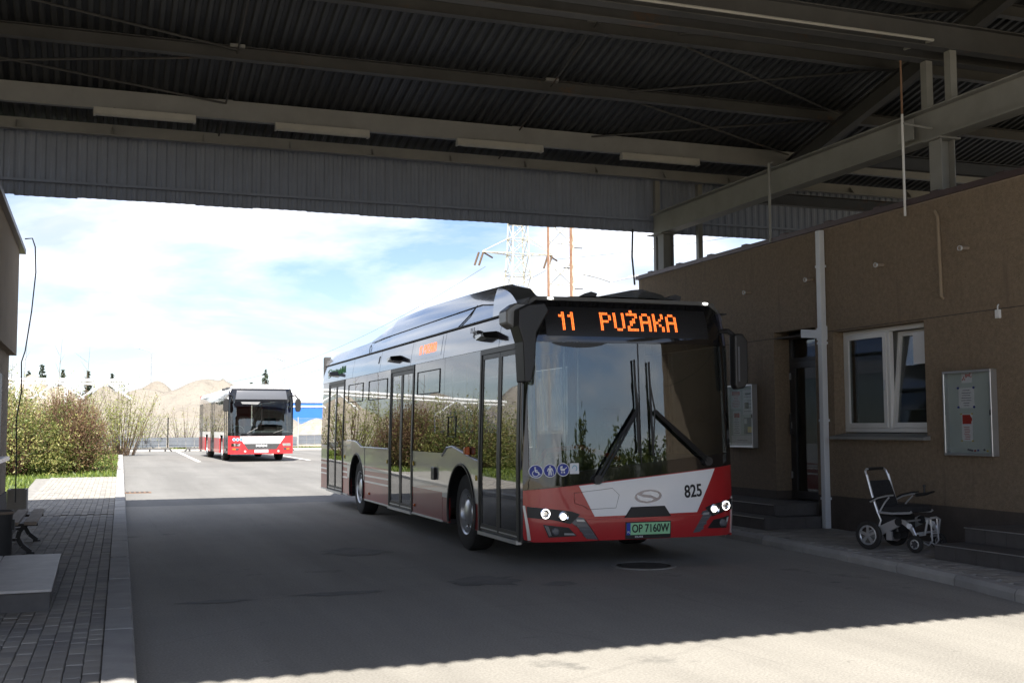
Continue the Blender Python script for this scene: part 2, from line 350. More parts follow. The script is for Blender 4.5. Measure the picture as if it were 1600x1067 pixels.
M['interior'] = mat('interior_grey', (0.20, 0.20, 0.205), 0.7, var=0.08, scale=3)
M['wood'] = mat('bench_wood', (0.30, 0.24, 0.19), 0.7, var=0.2, scale=3, stretch=(6, 0.6, 6), bump=0.2, bscale=20)
M['iron'] = mat('cast_iron', (0.03, 0.026, 0.024), 0.6, var=0.2, scale=8)
M['concrete'] = mat('concrete', (0.27, 0.26, 0.24), 0.9, var=0.18, scale=3, bump=0.3, bscale=40)
M['galv'] = mat('galvanised', (0.42, 0.43, 0.44), 0.45, metal=0.5, var=0.15, scale=5)
M['pylon'] = mat('pylon_steel', (0.44, 0.43, 0.36), 0.6, var=0.15, scale=1)
M['bluewall'] = mat('blue_wall', (0.025, 0.14, 0.55), 0.5, var=0.05, scale=1)
M['cloudwhite'] = mat('white_cladding', (0.75, 0.76, 0.78), 0.5, var=0.04, scale=1)
M['slabgrey'] = mat('slab_blue_grey', (0.12, 0.135, 0.16), 0.8, var=0.2, scale=2)
M['bark'] = mat('bark', (0.10, 0.065, 0.04), 0.9, var=0.3, scale=6)
M['redtwig'] = mat('red_twig', (0.15, 0.085, 0.055), 0.85, var=0.3, scale=3)
M['leaf_a'] = leafmat('leaf_green', (0.055, 0.085, 0.015), (0.16, 0.19, 0.045))
M['leaf_b'] = leafmat('leaf_blossom', (0.20, 0.20, 0.05), (0.36, 0.33, 0.12))
M['leaf_c'] = leafmat('leaf_fresh', (0.16, 0.19, 0.04), (0.32, 0.33, 0.10))
M['leaf_r'] = leafmat('leaf_reddish', (0.12, 0.065, 0.035), (0.20, 0.125, 0.065))
M['leaf_d'] = leafmat('leaf_conifer', (0.018, 0.032, 0.018), (0.045, 0.065, 0.035))
M['grass'] = leafmat('grass_blade', (0.08, 0.13, 0.02), (0.22, 0.27, 0.05))
G_WIND = glass('windscreen_glass', (0.60, 0.64, 0.63), 1.85)
G_SIDE = glass('side_glass', (0.36, 0.38, 0.39), 1.75, wob=0.03)
G_CLEAR = glass('clear_glass', (0.93, 0.94, 0.94), 1.5)
G_ROOM = glass('room_glass', (0.55, 0.57, 0.57), 1.6, wob=0.03)
# ------------------------------------------------------------------ ground
def strip(name, m, xl, xr, ys, dz, parent=None):
    """a sheet between two x(y) borders that follows the yard's height"""
    mb = MB(); vs = []; fs = []
    for y in ys: vs += [(xl(y), y, hz(y)+dz), (xr(y), y, hz(y)+dz)]
    for i in range(len(ys)-1): fs.append((2*i, 2*i+1, 2*i+3, 2*i+2))
    return link(name, mb.add(vs, fs).mesh(name, True), m, parent)
YS = [-450, -60, -20, 0, 10, 20, 24] + [24+1.5*i for i in range(1, 15)] + [50, 60, 70, 90, 140, 300, 450]
struct(strip('ground', M['earth'], lambda y: -450, lambda y: 450, YS, -0.10))
LK = lambda y: 0.12+0.0205*y                       # left kerb line
def interp(pts, y):
    if y <= pts[0][0]: return pts[0][1]
    for (a, b), (c, d) in zip(pts, pts[1:]):
        if y <= c: return b+(d-b)*(y-a)/(c-a)
    return pts[-1][1]
RKP = [(-30, 7.0), (3.0, 6.95), (5.5, 7.05), (7.9, 7.58), (8.75, 7.79), (11.35, 8.12), (14.25, 8.28), (20.6, 8.5), (20.61, 60), (900, 60)]
RK = lambda y: interp(RKP, y)                      # right kerb line
ys_road = [-60, -20, 0, 3, 5.5, 7, 7.9, 8.75, 10, 11.35, 14.25, 18, 20.6, 20.62, 24] + [24+1.5*i for i in range(1, 15)] + [50, 60, 68.2]
struct(strip('road', M['asphalt'], LK, RK, [y for y in ys_road if y <= 24], 0.0))
struct(strip('yard', M['yard'], LK, RK, [y for y in ys_road if y >= 24], 0.0))
# painted parking lines and the manhole cover
def ground_quad(mb, pts, dz):
    mb.add([(x, y, hz(y)+dz) for x, y in pts], [(0, 1, 2, 3)])
for k, (x0, x1, y0, y1) in enumerate([(3.86, 4.45, 46.0, 67.5), (8.15, 8.75, 46.0, 67.5), (12.4, 13.0, 46.0, 67.5)]):
    mb = MB(); n = 6
    for i in range(n):
        a, b = i/n, (i+1)/n; xa, xb = x0+(x1-x0)*a, x0+(x1-x0)*b; ya, yb = y0+(y1-y0)*a, y0+(y1-y0)*b
        ground_quad(mb, [(xa-0.08, ya), (xa+0.08, ya), (xb+0.08, yb), (xb-0.08, yb)], 0.005)
    struct(mb.build('parking_line', M['line']))
def blotch(name, cx, cy, rx, ry, seed, m):
    r_ = random.Random(seed); n = 22
    pts = [(cx+rx*math.cos(2*math.pi*i/n)*r_.uniform(.55, 1.1), cy+ry*math.sin(2*math.pi*i/n)*r_.uniform(.5, 1.15)) for i in range(n)]
    o = MB().add([(x, y, 0.004) for x, y in pts], [tuple(range(n))]).build(name, m); return struct(o)
for i, (x, y, rx, ry) in enumerate([(3.75, 11.0, .40, .42), (4.35, 10.55, .22, .16), (2.2, 10.7, .5, .12), (1.05, 10.6, .38, .10), (6.9, 9.6, .07, .05), (3.1, 14.2, .5, .5)]): blotch('road_patch', x, y, rx, ry, 40+i, M['tar'])
mh = thing('manhole_cover', 'round iron manhole cover in the asphalt before the front bus', 'manhole', (5.75, 11.5, 0))
MB().lathe([(0.36, 0.001), (0.36, 0.012), (0.31, 0.012), (0.31, 0.005)], axis='Z', n=28).build('rim', M['concrete'], mh)
MB().lathe([(0.30, 0.001), (0.30, 0.010), (0.0001, 0.010)], axis='Z', n=28).build('lid', M['iron'], mh)
mb = MB()
for i in range(-3, 4):
    w = math.sqrt(0.26**2-(i*0.075)**2); mb.box(-w, w, i*0.075-0.012, i*0.075+0.012, 0.0105, 0.015)
mb.build('ribs', M['iron'], mh)

# drain grate in the left gutter far off
dg = thing('drain_grate', 'small rusty drain grate at the sunlit kerb', 'grate', (1.0, 28.6, hz(28.6)))
MB().box(-0.3, 0.3, -0.2, 0.2, 0.001, 0.012).build('frame', M['rust'], dg)
for i in range(5): MB().box(-0.26+i*0.11, -0.20+i*0.11, -0.17, 0.17, 0.0125, 0.018).build('bar', M['iron'], dg)

# left pavement: base, bricks one by one, kerb stones
rng = random.Random(5)
pave = struct(strip('pavement', M['joint'], lambda y: -1.5, lambda y: LK(y)-0.2, [-2, 5, 10, 15, 20, 24, 27, 30, 33, 34.6], 0.035))
bm_brick = MB().cbox(-0.052, 0.052, -0.0975, 0.0975, -0.03, 0.0, 0.006).mesh('brick'); bm_brick.materials.append(M['paver'])
bricks = []
for j in range(16):
    y = 1.0 + (0.1 if j % 2 else 0.0); 
    while y < 34.5:
        xr = LK(y)-0.206-j*0.1085-0.053
        if xr > -1.5+0.06 and not (21.17 < y < 21.33): bricks.append((xr, y))
        y += 0.2
bricks.sort(key=lambda p: (0 if (p[1] > 7.0 and p[0] > -0.075*p[1]-0.06) else 1, p[0]**2+p[1]**2))
rest = MB()
for k, (x, y) in enumerate(bricks):
    z = hz(y)+0.062+rng.uniform(-0.003, 0.003)
    if k < 300:
        o = link('brick', bm_brick, None, pave); o.location = (x, y, z); o.rotation_euler = (rng.uniform(-.014, .014), rng.uniform(-.02, .02), rng.uniform(-.018, .018)-0.0205)
    else:
        rest.cbox(x-0.052, x+0.052, y-0.0975, y+0.0975, z-0.03, z, 0.006)
rest.build('far_bricks', M['paver'], pave, kind='stuff')
kerbL = thing('kerb', 'x', 'x'); 
for k_ in ('label', 'category'): del kerbL[k_]
struct(kerbL)
y = -2.0
while y < 66:
    ln = 0.985; g = rng.uniform(-0.004, 0.004); z0, z1 = hz(y), hz(y+ln)
    mb = MB(); xa, xb = LK(y)-0.2, LK(y+ln)-0.2; c = 0.015
    t = 0.075+g
    vs = []
    for yy, xx, zz in ((y, xa, z0), (y+ln, xb, z1)):
        vs += [(xx, yy, zz-0.1), (xx+0.2, yy, zz-0.1), (xx+0.2, yy, zz+t-c), (xx+0.2-c, yy, zz+t), (xx, yy, zz+t)]
    mb.add(vs, [(0,1,2,3,4), (5,9,8,7,6), (0,5,6,1), (1,6,7,2), (2,7,8,3), (3,8,9,4), (4,9,5,0)])
    mb.build('kerb_stone', M['kerb'], kerbL); y += 1.0
# right pavement and kerb
rp = struct(strip('pavement', M['joint'], lambda y: RK(y)+0.16, lambda y: 9.9, [-20, 3, 5.5, 7.9, 8.75, 11.35, 14.25, 20.6], 0.075))
mb = MB(); yy = 5.0; row = 0
while yy < 20.4:
    x = RK(yy)+0.175 + (0.1 if row % 2 else 0.0)
    while x < 9.85:
        z = 0.10+rng.uniform(-0.003, 0.003)
        mb.cbox(x, x+0.195, yy+0.002, yy+0.102, z-0.03, z, 0.005); x += 0.2
    yy += 0.105; row += 1
mb.build('paving_bricks', M['paver'], rp, kind='stuff')
kerbR = struct(bpy.data.objects.new('kerb', None)); COL.objects.link(kerbR)
y = 3.0
while y < 20.4:
    y2 = min(y+0.985, 20.6); xa, xb = RK(y), RK(y2); g = rng.uniform(-.004, .004)
    vs = []
    for q, xx in ((y, xa), (y2, xb)):
        vs += [(xx, q, -0.1), (xx+0.16, q, -0.1), (xx+0.16, q, 0.105+g), (xx+0.03, q, 0.105+g), (xx, q, 0.065+g)]
    MB().add(vs, [(0,1,2,3,4), (5,9,8,7,6), (0,5,6,1), (1,6,7,2), (2,7,8,3), (3,8,9,4), (4,9,5,0)]).build('kerb_stone', M['kerb'], kerbR); y += 1.0

# ------------------------------------------------------------------ canopy
YF, ZT, SL = 20.0, 6.60, 0.24           # far eave, purlin level there, roof slope
YN = 1.6; YR = (YF+YN)/2                # near eave, ridge
XA, XB = -9.0, 30.4
def zr(y): return ZT+SL*(YF-y) if y >= YR else ZT+SL*(y-YN)
can = thing('canopy', 'dark corrugated steel canopy roof over the bus bay, on grey girders', 'canopy', (4, 11, 0))
def cb(mb, name, m, **k):
    o = mb.build(name, m, can, **k); o.location = (-4, -11, 0); return o
PER, AMP = 0.16, 0.042
NPER = 6; SW = PER*NPER
def corr_profile():
    pts = []
    for i in range(NPER):
        x = i*PER; pts += [(x, 0), (x+0.055, 0), (x+0.08, AMP), (x+0.135, AMP)]
    pts.append((SW+0.012, 0)); return pts
def sheet_mesh(y0, z0, y1, z1, nrm, k=1.0):
    pr = [(a, b*k) for a, b in corr_profile()]; vs = []; fs = []; n = len(pr); t = 0.004
    ny, nz = nrm
    for (yy, zz) in ((y0, z0), (y1, z1)):
        for d in (0, t):
            for (x, h) in pr: vs.append((x, yy+ny*(h+d), zz+nz*(h+d)))
    a, b, c, d = 0, n, 2*n, 3*n
    for i in range(n-1):
        fs += [(a+i, a+i+1, c+i+1, c+i), (b+i, d+i, d+i+1, b+i+1), (a+i, b+i, b+i+1, a+i+1), (c+i, c+i+1, d+i+1, d+i)]
    fs += [(a, c, d, b), (a+n-1, b+n-1, d+n-1, c+n-1)]
    return MB().add(vs, fs).mesh('sheet', True)
PH = 0.20                                # purlin depth, sheet lies on it
sn = Vector((0, SL, 1)).normalized()
me_far = sheet_mesh(YR, zr(YR)+0.003, YF+0.22, zr(YF+0.22)+0.003, (sn.y, sn.z)); me_far.materials.append(M['roofsheet'])
me_near = sheet_mesh(YR, zr(YR)+0.003, YN, zr(YN)+0.003, (-sn.y, sn.z), 1.9); me_near.materials.append(M['roofsheet'])
me_fas = sheet_mesh(YF+0.16, 5.385, YF+0.16, ZT-0.075, (-1, 0), 0.5); me_fas.materials.append(M['fascia'])
nsheet = int((XB-XA)/SW)
for i in range(nsheet):
    for me, nm in ((me_far, 'roof_sheet'), (me_near, 'roof_sheet'), (me_fas, 'fascia_sheet')):
        o = link(nm, me, None, can); o.location = (XA+i*SW-4, -11+(0.03*(XA+i*SW-8.5) if me is me_near else 0), rng.uniform(-.004, .004) if nm == 'roof_sheet' else rng.uniform(-.014, .012))
# purlins along the bay (I-sections), eave channel
pys = [18.85, 17.2, 15.45, 13.7, 11.95]
for y in pys+[YR-(v-YR) for v in pys]:
    zz = zr(y)
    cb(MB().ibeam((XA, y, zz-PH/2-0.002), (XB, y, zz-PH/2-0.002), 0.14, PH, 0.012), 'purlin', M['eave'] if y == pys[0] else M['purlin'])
yl = pys[0]
cb(MB().box(XA, XB, yl-0.16, yl-0.15, zr(yl)-0.31, zr(yl)-0.01), 'purlin_web_plate', M['eave'])
cb(MB().box(XA, XB, yl-0.17, yl-0.06, zr(yl)-0.325, zr(yl)-0.312), 'purlin_lip', M['eave'])
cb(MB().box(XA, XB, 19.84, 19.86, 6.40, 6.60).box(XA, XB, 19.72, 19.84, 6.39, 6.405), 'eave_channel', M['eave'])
x = XA+0.35
while x < XB:                            # gussets under the eave channel
    cb(MB().prism([(19.835, 6.407), (19.835, 6.56), (19.70, 6.407)], lambda a, b, x=x: (x, a, b), lambda a, b, x=x: (x+0.012, a, b)), 'gusset', M['eave']); x += 1.47
cb(MB().box(XA, XB, 20.03, 20.06, 5.60, 5.64), 'fascia_rail', M['fascia'])
# rafters on both sides and longitudinal crane girders with posts and columns
def rafter(x, m):
    for (ya, yb) in ((YR, YF), (YR, YN)):
        cb(MB().ibeam((x, ya, zr(ya)-PH-0.17), (x, yb, zr(yb)-PH-0.17), 0.16, 0.30, 0.014), 'rafter', m)
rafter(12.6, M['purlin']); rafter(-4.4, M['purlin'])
for gx, gname in ((10.06, 'girder'), (-1.95, 'girder')):
    cb(MB().ibeam((gx, 1.8, 5.39), (gx, 19.42, 5.39), 0.24, 0.42, 0.018).box(gx-0.2, gx+0.2, 19.3, 19.42, 5.17, 5.18), gname, M['steel'])
    for yc in (5.0, 11.55, 19.05):
        xb = gx+0.02
        cb(MB().ibeam((xb, yc, 0.1 if gx > 0 else 0.1), (xb, yc, 5.165), 0.22, 0.22, 0.014, up=(1, 0, 0)), 'column', M['steel'])
        cb(MB().box(xb-0.17, xb+0.17, yc-0.15, yc+0.15, 5.155, 5.178), 'cap_plate', M['steel'])
    for yc in (11.33, 11.77):
        top = 6.25
        cb(MB().box(gx-0.05, gx+0.05, yc-0.055, yc+0.055, 5.602, top), 'post', M['steel'])
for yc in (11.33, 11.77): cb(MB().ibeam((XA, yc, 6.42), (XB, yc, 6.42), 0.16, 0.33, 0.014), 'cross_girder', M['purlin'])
for xc in (10.35, 11.3): cb(MB().box(xc-0.05, xc+0.05, 19.88, 19.98, 4.4, 6.38), 'fascia_post', M['steel'])
cb(MB().prism([(YR-1.0, zr(YR-1.0)+0.055), (YR, zr(YR)+0.07), (YR+0.6, zr(YR+0.6)+0.055), (YR+0.6, zr(YR+0.6)+0.062), (YR, zr(YR)+0.08), (YR-1.0, zr(YR-1.0)+0.062)], lambda a, b: (XA, a, b), lambda a, b: (XB, a, b)), 'ridge_gap_cover', M['roofsheet'])  # out of view; added to stop light leaking between the skewed sheets
# splice plates, web stiffeners
cb(MB().box(9.925, 9.945, 11.9, 12.2, 5.25, 5.52), 'splice_plate', M['steel'])
# roof bracing and sag rods
def zb(y): return zr(y)-0.10
def rod(a, b, r=0.018, name='brace_rod'):
    cb(MB().tube([(a[0], a[1], zb(a[1])), (b[0], b[1], zb(b[1]))], r, 6), name, M['purlin'])
for xa, xb in ((8.4, 12.6), (-4.4, 1.9)):
    for ya, yb in ((18.7, 17.3), (17.1, 15.55), (15.35, 13.8)):
        rod((xa, ya), (xb, yb)); rod((xa, yb), (xb, ya))
for xs in (1.9, 7.0, -3.2):
    rod((xs, 19.8), (xs, 11.0), 0.014, 'sag_rod')
    for y in pys[:3]: cb(MB().box(xs-0.11, xs+0.11, y-0.09, y+0.09, zr(y)-0.03, zr(y)+0.02), 'clip_plate', M['eave'])
# cross members over the station roof
for y, z in ((16.5, 5.05), (13.4, 5.0)):
    cb(MB().ibeam((10.25, y, z+0.35), (17, y, z+0.35), 0.12, 0.2), 'cross_beam', M['purlin'])

# light fittings under the first purlin
for i, (x0, x1) in enumerate([(-0.12, 1.42), (2.68, 4.25), (5.8, 7.4), (8.95, 10.55)]):
    where = ['leftmost, above the gap beside the left kerb', 'second from the left', 'third from the left, over the front bus', 'rightmost, next to the long grey girder'][i]
    t = thing('tube_light', 'long pale fluorescent light fitting under the canopy, '+where, 'light fitting', ((x0+x1)/2, 18.60, 6.46), 0, 'fluorescent lights along the canopy purlin')
    h = (x1-x0)/2
    MB().prism([(-0.055, 0.075), (0.055, 0.075), (0.045, 0.03), (-0.045, 0.03)], lambda a, b: (-h, a, b), lambda a, b: (h, a, b)).build('housing', M['lampbody'], t)
    MB().prism([(-0.06, 0.028), (0.06, 0.028), (0.055, -0.02), (0.03, -0.045), (-0.03, -0.045), (-0.055, -0.02)], lambda a, b: (-h+0.03, a, b), lambda a, b: (h-0.03, a, b)).build('diffuser', M['lampglass'], t, smooth=True)
    for sx in (-1, 1):
        MB().box(sx*h-0.03 if sx > 0 else -h, h if sx > 0 else -h+0.03, -0.065, 0.065, -0.048, 0.03).build('end_cap', M['lampbody'], t)
        MB().box(sx*h*0.6-0.015, sx*h*0.6+0.015, -0.02, 0.11, 0.075, 0.09).build('bracket', M['purlin'], t)
# conduit pipe with rusty upper half, dropping from the roof past the girder
cp = thing('conduit_pipe', 'thin vertical pipe, rusty above and white below, crossing the long girder', 'pipe', (9.72, 11.85, 4.2))
MB().tube([(0, 0, 1.35), (0, 0, 2.2)], 0.014, 8).build('upper_pipe', M['rust'], cp)
MB().tube([(0, 0, 0.02), (0, 0, 1.349)], 0.016, 8).build('lower_pipe', M['whitepvc'], cp)
MB().tube([(0.0, 0, 1.23), (0.26, -0.25, 1.12)], 0.015, 6).build('strut', M['steel'], cp)
mb = MB()
mb.tube([(0, 0, 2.19), (-0.05, -0.68, 2.10), (-9.0, -0.68, 2.10)], 0.018, 6)
o = mb.build('ceiling_pipe', M['lampbody'], cp)
c2 = MB().tube([(9.75, 15.0, 4.36), (9.75, 15.0, 5.6), (9.82, 15.0, 5.62)], 0.022, 6).build('conduit_pipe', M['steel'])
tag(c2, 'slim grey pipe rising from the station wall to the girder beside the third post', 'pipe')
for i, (x, y, z0, z1) in enumerate([(9.83, 19.95, 4.3, 5.40), (10.35, 19.6, 4.42, 5.36)]):
    o = MB().tube([(x, y, z1), (x-0.02, y, (z0+z1)/2), (x+0.03, y, z0)], 0.018, 6).build('cable', M['seam'])
    tag(o, ['black cable hanging at the far corner of the station roof', 'black cable hanging just left of the far canopy column'][i], 'cable', 'cables at the far end of the canopy')

# ------------------------------------------------------------------ station building on the right
WX, WT = 9.80, 4.36
B0, B1 = 4.4, 19.65
sb = thing('station_building', 'brown rendered bus station building with dark plinth on the right', 'building', (WX, 11, 0))
def sp(mb, name, m, **k):
    o = mb.build(name, m, sb, **k); o.location = (-WX, -11, 0); return o
opens = [(11.66, 13.55, 1.39, 2.86), (13.98, 15.05, 0.10, 2.97)]
def wall_cells(x0, x1, y0, y1, z0, z1, holes):
    mb = MB(); ys = sorted({y0, y1, *[h[0] for h in holes], *[h[1] for h in holes]}); zs = sorted({z0, z1, *[min(max(h[2], z0), z1) for h in holes], *[min(max(h[3], z0), z1) for h in holes]})
    for a, b in zip(ys, ys[1:]):
        for c, d in zip(zs, zs[1:]):
            if any(h[0] < (a+b)/2 < h[1] and h[2] < (c+d)/2 < h[3] for h in holes): continue
            mb.box(x0, x1, a, b, c, d)
    bm = bmesh.new(); me = mb.mesh('w', False); bm.from_mesh(me); bmesh.ops.remove_doubles(bm, verts=bm.verts, dist=1e-4)
    dup = {}
    for f in bm.faces: dup.setdefault(tuple(sorted(v.index for v in f.verts)), []).append(f)
    bmesh.ops.delete(bm, geom=[f for fs_ in dup.values() if len(fs_) > 1 for f in fs_], context='FACES')
    bmesh.ops.recalc_face_normals(bm, faces=bm.faces); bm.to_mesh(me); bm.free(); return me
def wall_part(name, m, *a):
    o = link(name, wall_cells(*a), m, sb); o.location = (-WX, -11, 0); return o
wall_part('wall', M['stucco'], WX, WX+0.36, B0, B1, 0.56, 2.874, opens)
wall_part('wall', M['stucco'], WX, WX+0.36, B0, B1, 2.886, WT, opens)
sp(MB().box(WX+0.008, WX+0.36, B0, B1, 2.872, 2.888), 'wall_groove', M['plinth'])
wall_part('plinth', M['plinth'], WX-0.004, WX+0.36, B0, B1, 0.0, 0.558, opens)
sp(MB().box(WX+0.36, 17, B1-0.3, B1, 0, WT), 'end_wall', M['stucco'])
sp(MB().box(WX+0.36, 17, B0, B0+0.3, 0, WT), 'end_wall', M['stucco'])
sp(MB().box(WX+0.1, 17, B0, B1, WT-0.16, WT-0.01), 'roof', M['dkgrey'])
mb = MB().prism([(WX-0.05, WT), (WX-0.05, WT+0.07), (WX+0.42, WT+0.10), (WX+0.42, WT)], lambda a, b: (a, B0-0.04, b), lambda a, b: (a, B1+0.05, b))
sp(mb, 'coping', M['coping'])
for i in range(9):
    y = B1-0.35-i*1.12; sp(MB().box(WX+0.05, WX+0.35, y-0.07, y+0.07, WT+0.07, WT+0.125), 'coping_clip', M['coping'])
sp(MB().box(WX-0.012, WX, B0, B1, WT-0.015, WT-0.002), 'drip_edge', M['wood'])
# window: recess, two sashes, the near one tilted open, sill
W0, W1, Z0, Z1 = 11.66, 13.55, 1.39, 2.86; XW = WX+0.17
wn = MB()
fw = 0.06
def frame(mb, x0, x1, y0, y1, z0, z1, w):
    mb.box(x0, x1, y0, y1, z0, z0+w); mb.box(x0, x1, y0, y1, z1-w, z1); mb.box(x0, x1, y0, y0+w, z0+w, z1-w); mb.box(x0, x1, y1-w, y1, z0+w, z1-w); return mb
win = sp(frame(MB(), XW, XW+0.07, W0+0.001, W1-0.001, Z0+0.06, Z1-0.001, fw).box(XW, XW+0.07, 12.55, 12.61, Z0+0.12, Z1-0.06), 'window', M['whitepvc'], bevel=0.006)
def wsub(mb, name, m, par=win): return mb.build(name, m, par)
wsub(frame(MB(), XW-0.015, XW+0.05, 12.612, W1-0.062, Z0+0.122, Z1-0.062, 0.065), 'sash', M['whitepvc'])
wsub(MB().box(XW+0.012, XW+0.022, 12.677, W1-0.127, Z0+0.187, Z1-0.127), 'pane', G_ROOM)
tilt = frame(MB(), -0.015, 0.05, W0+0.062, 12.548, 0.0, Z1-Z0-0.185, 0.065)
o = wsub(tilt, 'tilted_sash', M['whitepvc']); o.location = (XW+0.03, 0, Z0+0.123); o.rotation_euler = (0, R(6), 0)
o = wsub(MB().box(0.012, 0.022, W0+0.127, 12.483, 0.065, Z1-Z0-0.25), 'pane', G_ROOM); o.location = (XW+0.03, 0, Z0+0.123); o.rotation_euler = (0, R(6), 0)
wsub(MB().box(XW-0.016-0.02, XW-0.016, 12.62, 12.65, Z0+0.62, Z0+0.76), 'handle', M['alu'])
o = wsub(MB().box(XW+0.10, XW+0.103, W0+0.1, 12.2, Z0+0.95, Z1-0.1), 'paper_sheet', M['paper'])
wsub(MB().box(XW+0.2, XW+0.22, 11.7, W1-0.05, Z0+0.1, Z1-0.05), 'blind', M['lampbody'])
sp(MB().prism([(WX-0.11, Z0-0.035), (WX-0.11, Z0+0.0), (XW+0.0, Z0+0.05), (XW+0.0, Z0-0.02), (WX-0.005, Z0-0.035)], lambda a, b: (a, W0-0.06, b), lambda a, b: (a, W1-0.001, b)), 'window_sill', M['steel'])
# room behind: floor to ceiling shell so that panes look into a dim room
sp(MB().box(12.6, 12.7, 10.5, 16.2, 0.2, 3.3).box(WX+0.37, 12.6, 10.4, 10.5, 0.2, 3.3).box(WX+0.37, 12.6, 13.72, 13.8, 0.2, 3.3).box(WX+0.37, 12.6, 16.2, 16.3, 0.2, 3.3).box(WX+0.37, 12.7, 10.4, 16.3, 3.3, 3.4).box(WX+0.37, 12.7, 10.4, 16.3, 0.1, 0.2), 'room', M['interior'])
# door in its recess
D0, D1, DZ0, DZ1 = 13.98, 15.05, 0.44, 2.97; XD = WX+0.27
dr = sp(frame(MB(), XD, XD+0.08, D0+0.001, D1-0.001, DZ0, DZ1-0.001, 0.07).box(XD, XD+0.08, D0+0.07, D1-0.07, 2.52, 2.58), 'door_frame', M['dkgrey'], bevel=0.004)
wsub(MB().box(XD+0.03, XD+0.04, D0+0.07, D1-0.07, 2.58, DZ1-0.07), 'transom_pane', G_ROOM, dr)
wsub(frame(MB(), XD-0.02, XD+0.045, D0+0.072, D1-0.072, DZ0+0.02, 2.518, 0.10), 'door_leaf', M['dkgrey'], dr)
wsub(MB().box(XD+0.005, XD+0.015, D0+0.172, D1-0.172, DZ0+0.12, 2.418), 'door_pane', G_ROOM, dr)
wsub(MB().tube([(XD-0.02, D1-0.12, 1.40), (XD-0.08, D1-0.12, 1.42), (XD-0.08, D1-0.12, 1.72), (XD-0.02, D1-0.12, 1.74)], 0.014, 8), 'door_handle', M['black'], dr)
for zc in (0.8, 1.55, 2.3): wsub(MB().box(XD-0.035, XD-0.02, D1-0.07, D1-0.04, zc-0.05, zc+0.05), 'hinge', M['alu'], dr)
sp(MB().box(WX+0.001, WX+0.36, D0, D1, 0.0, 0.43), 'threshold', M['tile'])
# tiled steps
def steps(name, label, x0, y0, y1, tiers, side_near, tw=0.30):
    t = thing(name, label, 'steps', ((x0+WX)/2, (y0+y1)/2, 0.1)); ox, oy = (x0+WX)/2, (y0+y1)/2
    for (dx, dy0, dy1, z0, z1) in tiers:
        xa, ya, yb = x0+dx, y0+dy0, y1-dy1
        MB().box(xa+0.02-ox, WX-0.006-ox, ya+0.02-oy, yb-0.02-oy, z0-0.1, z1-0.1-0.012).build('core', M['joint'], t)
        n = max(1, round((yb-ya)/tw)); w = (yb-ya)/n
        for i in range(n):
            MB().box(xa-ox, xa+0.018-ox, ya+i*w+0.002-oy, ya+(i+1)*w-0.002-oy, z0-0.1+0.002, z1-0.1-0.012).build('riser_tile', M['tile'], t)
        m_ = max(1, round((WX-xa)/tw)); wx = (WX-0.006-xa+0.012)/m_
        for i in range(m_):
            for yy, dd in ((ya, 0.018), (yb-0.018, 0.018)):
                xs = xa-0.012+i*wx
                MB().box(max(xs, xa+0.02)+0.002-ox, xs+wx-0.002-ox, yy-oy, yy+dd-oy, z0-0.1+0.002, z1-0.1-0.012).build('side_tile', M['tile'], t)
        for i in range(n):
            for j in range(m_):
                xs = xa-0.012+j*wx; g = rng.uniform(-0.001, 0.001)
                MB().box(xs+0.002-ox, xs+wx-0.002-ox, ya+i*w+0.002-oy-(0.01 if i == 0 else 0), ya+(i+1)*w-0.002-oy, z1-0.1-0.012, z1-0.1+g).build('tread_tile', M['tile'], t)
        MB().box(xa-0.016-ox, xa-0.0125-ox, ya-oy, yb-oy, z1-0.1-0.011, z1-0.1-0.002).build('nosing', M['alu'], t)
    return t
steps('door_steps', 'low grey tiled steps in front of the glass door beside the drainpipe', 8.78, 13.80, 16.9, [(0, 0, 0, 0.10, 0.265), (0.30, 0.22, 0.3, 0.265, 0.43)], True)
steps('tiled_steps', 'dark tiled steps at the right edge, beside the wheelchair', 8.57, 6.4, 10.14, [(0, 0, 0, 0.10, 0.265), (0.42, 0.42, 0.0, 0.265, 0.43)], True)
# drainpipe with side branch
dp = thing('drainpipe', 'white square drainpipe running down the brown wall between door and window', 'drainpipe', (WX-0.06, 13.72, 0.1))
MB().box(-0.045, 0.045, -0.05, 0.05, 0.0, WT-0.12).build('downpipe', M['pipe'], dp, bevel=0.008)
MB().prism([(0.055, 2.69), (0.055, 2.81), (0.46, 2.85), (0.46, 2.73)], lambda a, b: (-0.04, a, b), lambda a, b: (0.04, a, b)).build('side_branch', M['pipe'], dp)
for z in (0.4, 1.5, 2.6, 3.7): MB().box(-0.052, 0.058, -0.057, 0.057, z, z+0.035).build('clamp', M['pipe'], dp)
MB().prism([(-0.06, 2.66), (0.06, 2.66), (0.06, 2.83), (-0.06, 2.86)], lambda a, b: (-0.05, a, b), lambda a, b: (0.05, a, b)).build('junction', M['pipe'], dp)
